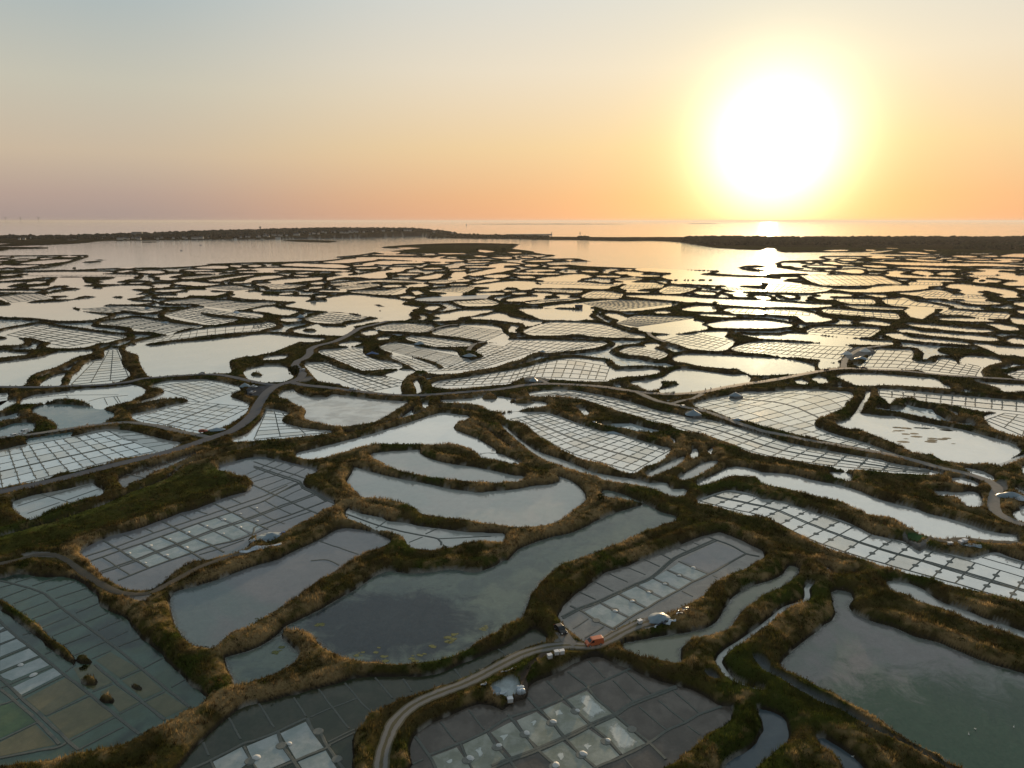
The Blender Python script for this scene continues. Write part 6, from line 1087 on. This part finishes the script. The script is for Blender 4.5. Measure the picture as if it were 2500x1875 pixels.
# ------------------------------------------------------------------ the far shore: town, jetty, woods, islands, wind turbines
def canopy_mass(name, P_, rad_, hgt, label, col=(0.030, 0.034, 0.014)):
    """tree crowns far away, too small to pick apart: lumpy low-poly crowns joined"""
    bm = bmesh.new(); bmesh.ops.create_icosphere(bm, subdivisions=1, radius=1.0); bv = np.array([v.co[:] for v in bm.verts]); bf = np.array([[v.index for v in f.verts] for f in bm.faces]); bm.free()
    N = len(P_); rg = np.random.default_rng(N); s = rg.uniform(0.7, 1.3, N); j = rg.uniform(0.75, 1.25, (N, len(bv), 1))
    V = bv[None] * j * (np.array([1, 1, 0.75]) * rad_)[None, None] * s[:, None, None]; V[:, :, :2] += P_[:, None, :2]; V[:, :, 2] += (P_[:, 2] + hgt * s * 0.65)[:, None]
    F = (bf[None] + (np.arange(N) * len(bv))[:, None, None]).reshape(-1, 3); C = np.repeat(np.array(col) * rg.uniform(0.6, 1.4, (N, 1)), len(bv), 0)
    return mesh_np(name, V.reshape(-1, 3), F, 'canopy', C, False, kind='stuff', label=label, category='wood')
def scatter(polys, n, sp=1.0):
    out = []
    for s in polys:
        p = gnd(px(s)); lo, hi = p.min(0), p.max(0); k = 0; c = 0
        while k < n and c < n * 30:
            c += 1; q = lo + RNG.random(2) * (hi - lo)
            if inside(p, q): h = height(q[0], q[1]); out.append((q[0], q[1], h)); k += 1
    return np.array(out)
TOWN = ['F1 -300,300 0,297 600,297 1000,300 1500,298 2200,294 2200,258 1600,270 1000,280 600,290 -300,290', 'F2 0,293 300,286 700,281 1000,276 1300,267 1480,264 1650,266 1770,262 1690,258 1400,250 1000,249 500,252 0,256']
P_ = scatter(TOWN, 1300); canopy_mass('town_trees', P_, np.array(12.0), 11.0, 'dark trees standing between the houses of the far town', (0.028, 0.032, 0.022))
P_ = scatter(['F2 1640,283 1900,289 2200,292 2200,270 1900,266 1660,268', 'F3 0,293 280,298 340,292 300,282 0,275', 'F3 570,296 660,296 660,286 570,286'], 130); canopy_mass('shore_trees', P_, np.array(8.0), 6.0, 'low dark trees along the spit beside the jetty')
P_ = scatter(['F3 1480,318 1560,335 1700,350 2200,352 2200,293 1700,291 1500,293', 'F4 0,350 500,352 1200,348 1700,345 2212,335 2600,330 2600,292 0,293'], 2600); canopy_mass('wood', P_, np.array(9.5), 7.0, 'long dark pine wood below the setting sun beyond the lagoon', (0.030, 0.028, 0.012))
P_ = scatter(['F4 1600,390 2600,385 2600,340 1600,350'], 160); canopy_mass('hedges', P_, np.array(9.0), 6.0, 'dark scrub at the foot of the wood', (0.03, 0.033, 0.012))
G_H = 'houses of the far town'
def house_mesh(L, D, h, rh):
    bm = bmesh.new(); box(bm, -L / 2, L / 2, -D / 2, D / 2, -2, h)
    me = bpy.data.meshes.new('wall'); bm.to_mesh(me); bm.free(); me.materials.append(MATS['house_wall'])
    bm = bmesh.new(); e = 0.5; a = [bm.verts.new(p) for p in ((-L / 2 - e, -D / 2 - e, h - .1), (L / 2 + e, -D / 2 - e, h - .1), (L / 2 + e, 0, h + rh), (-L / 2 - e, 0, h + rh), (-L / 2 - e, D / 2 + e, h - .1), (L / 2 + e, D / 2 + e, h - .1))]
    for f in ((0, 1, 2, 3), (3, 2, 5, 4), (0, 3, 4), (1, 5, 2)): bm.faces.new([a[i] for i in f])
    mr = bpy.data.meshes.new('roof'); bm.to_mesh(mr); bm.free(); mr.materials.append(MATS['slate'])
    bm = bmesh.new(); box(bm, L / 2 - 1.2, L / 2 - 0.2, -0.7, 0.7, h + rh * .4, h + rh + 1.6); mc = bpy.data.meshes.new('chimney'); bm.to_mesh(mc); bm.free(); mc.materials.append(MATS['stone'])
    return me, mr, mc
KINDS = [house_mesh(14, 9, 5.5, 4.5), house_mesh(11, 9, 6.5, 4.5), house_mesh(20, 10, 7.5, 5), house_mesh(26, 11, 9, 5)]
def house(x, y, z, k, rz, label, group=G_H):
    o = tag(empty('house', (x, y, z), rz), label, 'house', group); me, mr, mc = KINDS[k]
    link(bpy.data.objects.new('wall', me), o); r = link(bpy.data.objects.new('roof', mr), o); link(bpy.data.objects.new('chimney', mc), r)
FRONT = ['F1 1000,306 1500,303 2200,299 2200,290 1500,294 1000,298', 'F2 0,297 300,290 700,284 1000,279 1300,270 1480,267 1480,262 1000,272 300,282 0,288']
HP = scatter([TOWN[0]], 70).tolist() + scatter([TOWN[1]], 60).tolist() + scatter([FRONT[0]], 34).tolist() + scatter([FRONT[1]], 44).tolist()
for x, y, z in HP: house(x, y, z, random.choice((0, 0, 1, 1, 2, 3)), random.uniform(-.6, .6), 'pale slate roofed house among the trees of the far town')
x, y, z = spot('F1 210,300', 2); house(x, y, z, 0, 0.1, 'white house standing alone in fields left of the far town', None)
x, y, z = spot('F1 168,302', 2); house(x, y, z, 1, 0.3, 'small white gabled house beside the lone farmhouse left of the town', None)
x, y, z = spot('F2 190,289', 3); house(x, y, z, 3, 0.05, 'long white waterfront house below the water tower', None)
def prim(name, loc, label, cat, parts):
    o = tag(empty(name, loc), label, cat)
    for pn, mat, fn in parts: bm = bmesh.new(); fn(bm); bm_obj(pn, bm, mat, o)
    return o
x, y, z = spot('F1 1192,277', 6)
prim('apartment_block', (x, y, z), 'large flat roofed block standing above the roofs of the town', 'building', [('wall', 'concrete', lambda b: box(b, -28, 28, -8, 8, -2, 26)), ('roof', 'slate', lambda b: box(b, -29, 29, -9, 9, 26, 27.5)), ('stair_tower', 'concrete', lambda b: box(b, -38, -30, -5, 5, -2, 20))])
x, y, z = spot('F2 40,252', 10)
prim('water_tower', (x, y, z), 'water tower rising over the town trees', 'tower', [('shaft', 'concrete', lambda b: cyl(b, (0, 0, -2), 4, 3, 27, 12)), ('tank', 'concrete', lambda b: cyl(b, (0, 0, 25), 4, 9, 7, 14)), ('cap', 'slate', lambda b: cyl(b, (0, 0, 32), 9, 3, 3, 14))])
a, b = at('F2 2160,258 F3 345,256', 3); L = float(np.hypot(*(b - a))); x, y = (a + b) / 2
jt = prim('jetty', (x, y, -1), 'long low stone jetty reaching out from the spit', 'jetty', [('pier', 'stone', lambda m_: box(m_, -L / 2, L / 2, -6, 6, 0, 5.5)), ('parapet', 'stone', lambda m_: box(m_, -L / 2, L / 2, 4, 5.5, 5.5, 7.5))]); jt.rotation_euler.z = math.atan2(b[1] - a[1], b[0] - a[0])
x, y = at('F3 342,256', 4)[0]
prim('lighthouse', (x, y, 4.5), 'small lighthouse on the tip of the jetty', 'lighthouse', [('tower', 'stone', lambda m_: cyl(m_, (0, 0, 0), 3.4, 2.4, 12, 12)), ('gallery', 'dark_iron', lambda m_: cyl(m_, (0, 0, 12), 3.2, 3.2, 0.8, 12)), ('lantern', 'dark_iron', lambda m_: cyl(m_, (0, 0, 12.8), 1.8, 1.8, 2.6, 10)), ('dome', 'dark_iron', lambda m_: cyl(m_, (0, 0, 15.4), 2.0, 0.2, 1.8, 10))])
for s, l in (('F3 588,248', 'dark channel beacon standing in the sea right of the jetty'), ('F2 1818,178', 'dark channel beacon far out in the open sea')):
    x, y = at(s)[0]; k = y / 5000.0
    prim('beacon', (x, y, -0.8), l, 'beacon', [('pillar', 'dark_iron', lambda m_: cyl(m_, (0, 0, 0), 3.2 * k, 2.2 * k, 9 * k, 10)), ('topmark', 'dark_iron', lambda m_: cyl(m_, (0, 0, 9 * k), 3.0 * k, 0.3, 3 * k, 8))])
# moored boats in the lagoon
def boat(s, L, label, rz):
    x, y = at(s)[0]; o = tag(empty('boat', (x, y, -0.75), rz), label, 'boat', 'small boats moored in the lagoon'); V = []; F = []; n = 9
    for i in range(n):
        t_ = i / (n - 1); hw = L * .17 * math.sin(math.pi * min(1, 0.25 + t_ * .75)) ** .7 if t_ < 1 else 0.02
        hw = max(hw, 0.02); V += [(L * (t_ - .5), -hw, 1.1 + .3 * t_), (L * (t_ - .5), -hw * .55, -0.3), (L * (t_ - .5), hw * .55, -0.3), (L * (t_ - .5), hw, 1.1 + .3 * t_)]
        if i: a = 4 * (i - 1); F += [(a, a + 1, a + 5, a + 4), (a + 1, a + 2, a + 6, a + 5), (a + 2, a + 3, a + 7, a + 6), (a + 3, a, a + 4, a + 7)]
    F.append((0, 3, 2, 1)); mesh_py('hull', V, F, 'blue_paint', o); bm = bmesh.new(); box(bm, -L * .1, L * .15, -L * .1, L * .1, 1.15, 2.6); bm_obj('cabin', bm, 'dark_iron', o, 0.1)
boat('F1 1733,348', 9, 'small dark boat moored alone nearest the town quay', 0.3); boat('F1 1565,396', 8, 'small dark boat moored in the middle of the lagoon', 0.1)
# low islands on the horizon
def island(s0, s1, dist, h, label):
    u0, u1 = (px(s0 + ' ' + s1)[:, 0] - CX) / FOC; V = []; F = []; n = 40; x0, x1 = u0 * dist * 1.026, u1 * dist * 1.026
    for i in range(n + 1):
        t_ = i / n; x = x0 + (x1 - x0) * t_; hh = h * math.sin(math.pi * t_) ** .5 * (0.7 + .5 * vnoise(np.array([i * .45 + x0]), np.array([3.0]))[0])
        V += [(x, dist - 600, -2), (x, dist, hh), (x, dist + 600, -2)]
        if i: a = 3 * (i - 1); F += [(a, a + 3, a + 4, a + 1), (a + 1, a + 4, a + 5, a + 2)]
    o = mesh_py('island', V, F, 'hut_wood', None, True); o['kind'] = 'structure'
island('F2 1850,143', 'F3 940,143', 22000, 17, 'i'); island('F3 1450,135', '1700,135', 26000, 22, 'i')
# wind turbines out at sea
def turbine(s, label, rot):
    x, y = at(s)[0]; o = tag(empty('wind_turbine', (x, y, -0.8), 0.2), label, 'wind turbine', 'wind turbines out at sea'); k = y / 14000.0
    bm = bmesh.new(); cyl(bm, (0, 0, 0), 5 * k, 3 * k, 90 * k, 10); bm_obj('tower', bm, 'concrete', o); bm = bmesh.new(); box(bm, -4 * k, 4 * k, -8 * k, 6 * k, 88 * k, 95 * k); nc = bm_obj('nacelle', bm, 'concrete', o)
    for q in range(3):
        a = rot + q * 2.0944; bm = bmesh.new(); c, s_ = math.cos(a), math.sin(a); v = [bm.verts.new(p) for p in ((-3 * k * s_, -9 * k, 91 * k + 3 * k * c), (3 * k * s_, -9 * k, 91 * k - 3 * k * c), (50 * k * c + 1 * k * s_, -9 * k, 91 * k + 50 * k * s_), (50 * k * c - 1 * k * s_, -10 * k, 91 * k + 50 * k * s_), (20 * k * c, -7 * k, 91 * k + 20 * k * s_))]
        bm.faces.new((v[0], v[1], v[2], v[3])); bm.faces.new((v[0], v[4], v[1])); bm.faces.new((v[0], v[3], v[4])); bm.faces.new((v[1], v[4], v[2])); bm.faces.new((v[2], v[4], v[3])); bm_obj('blade', bm, 'concrete', o)
turbine('F1 55,155', 'wind turbine on the sea horizon, nearest the picture edge', 0.5); turbine('F1 182,156', 'wind turbine on the sea horizon, middle one of the three', 1.1); turbine('F1 338,155', 'wind turbine on the sea horizon, closest to the town block', 0.2)

# ------------------------------------------------------------------ the evening air
m, t = material('haze'); v = t.node('ShaderNodeVolumePrincipled'); v.inputs['Color'].default_value = (0.74, 0.72, 0.73, 1); v.inputs['Density'].default_value = 1.9e-5; v.inputs['Anisotropy'].default_value = 0.35
o = t.node('ShaderNodeOutputMaterial'); t.l.new(v.outputs[0], o.inputs['Volume'])
bm = bmesh.new(); box(bm, -100000, 100000, -100000, 100000, -4.0, 140.0); hz = bm_obj('haze', bm, 'haze'); hz['kind'] = 'stuff'
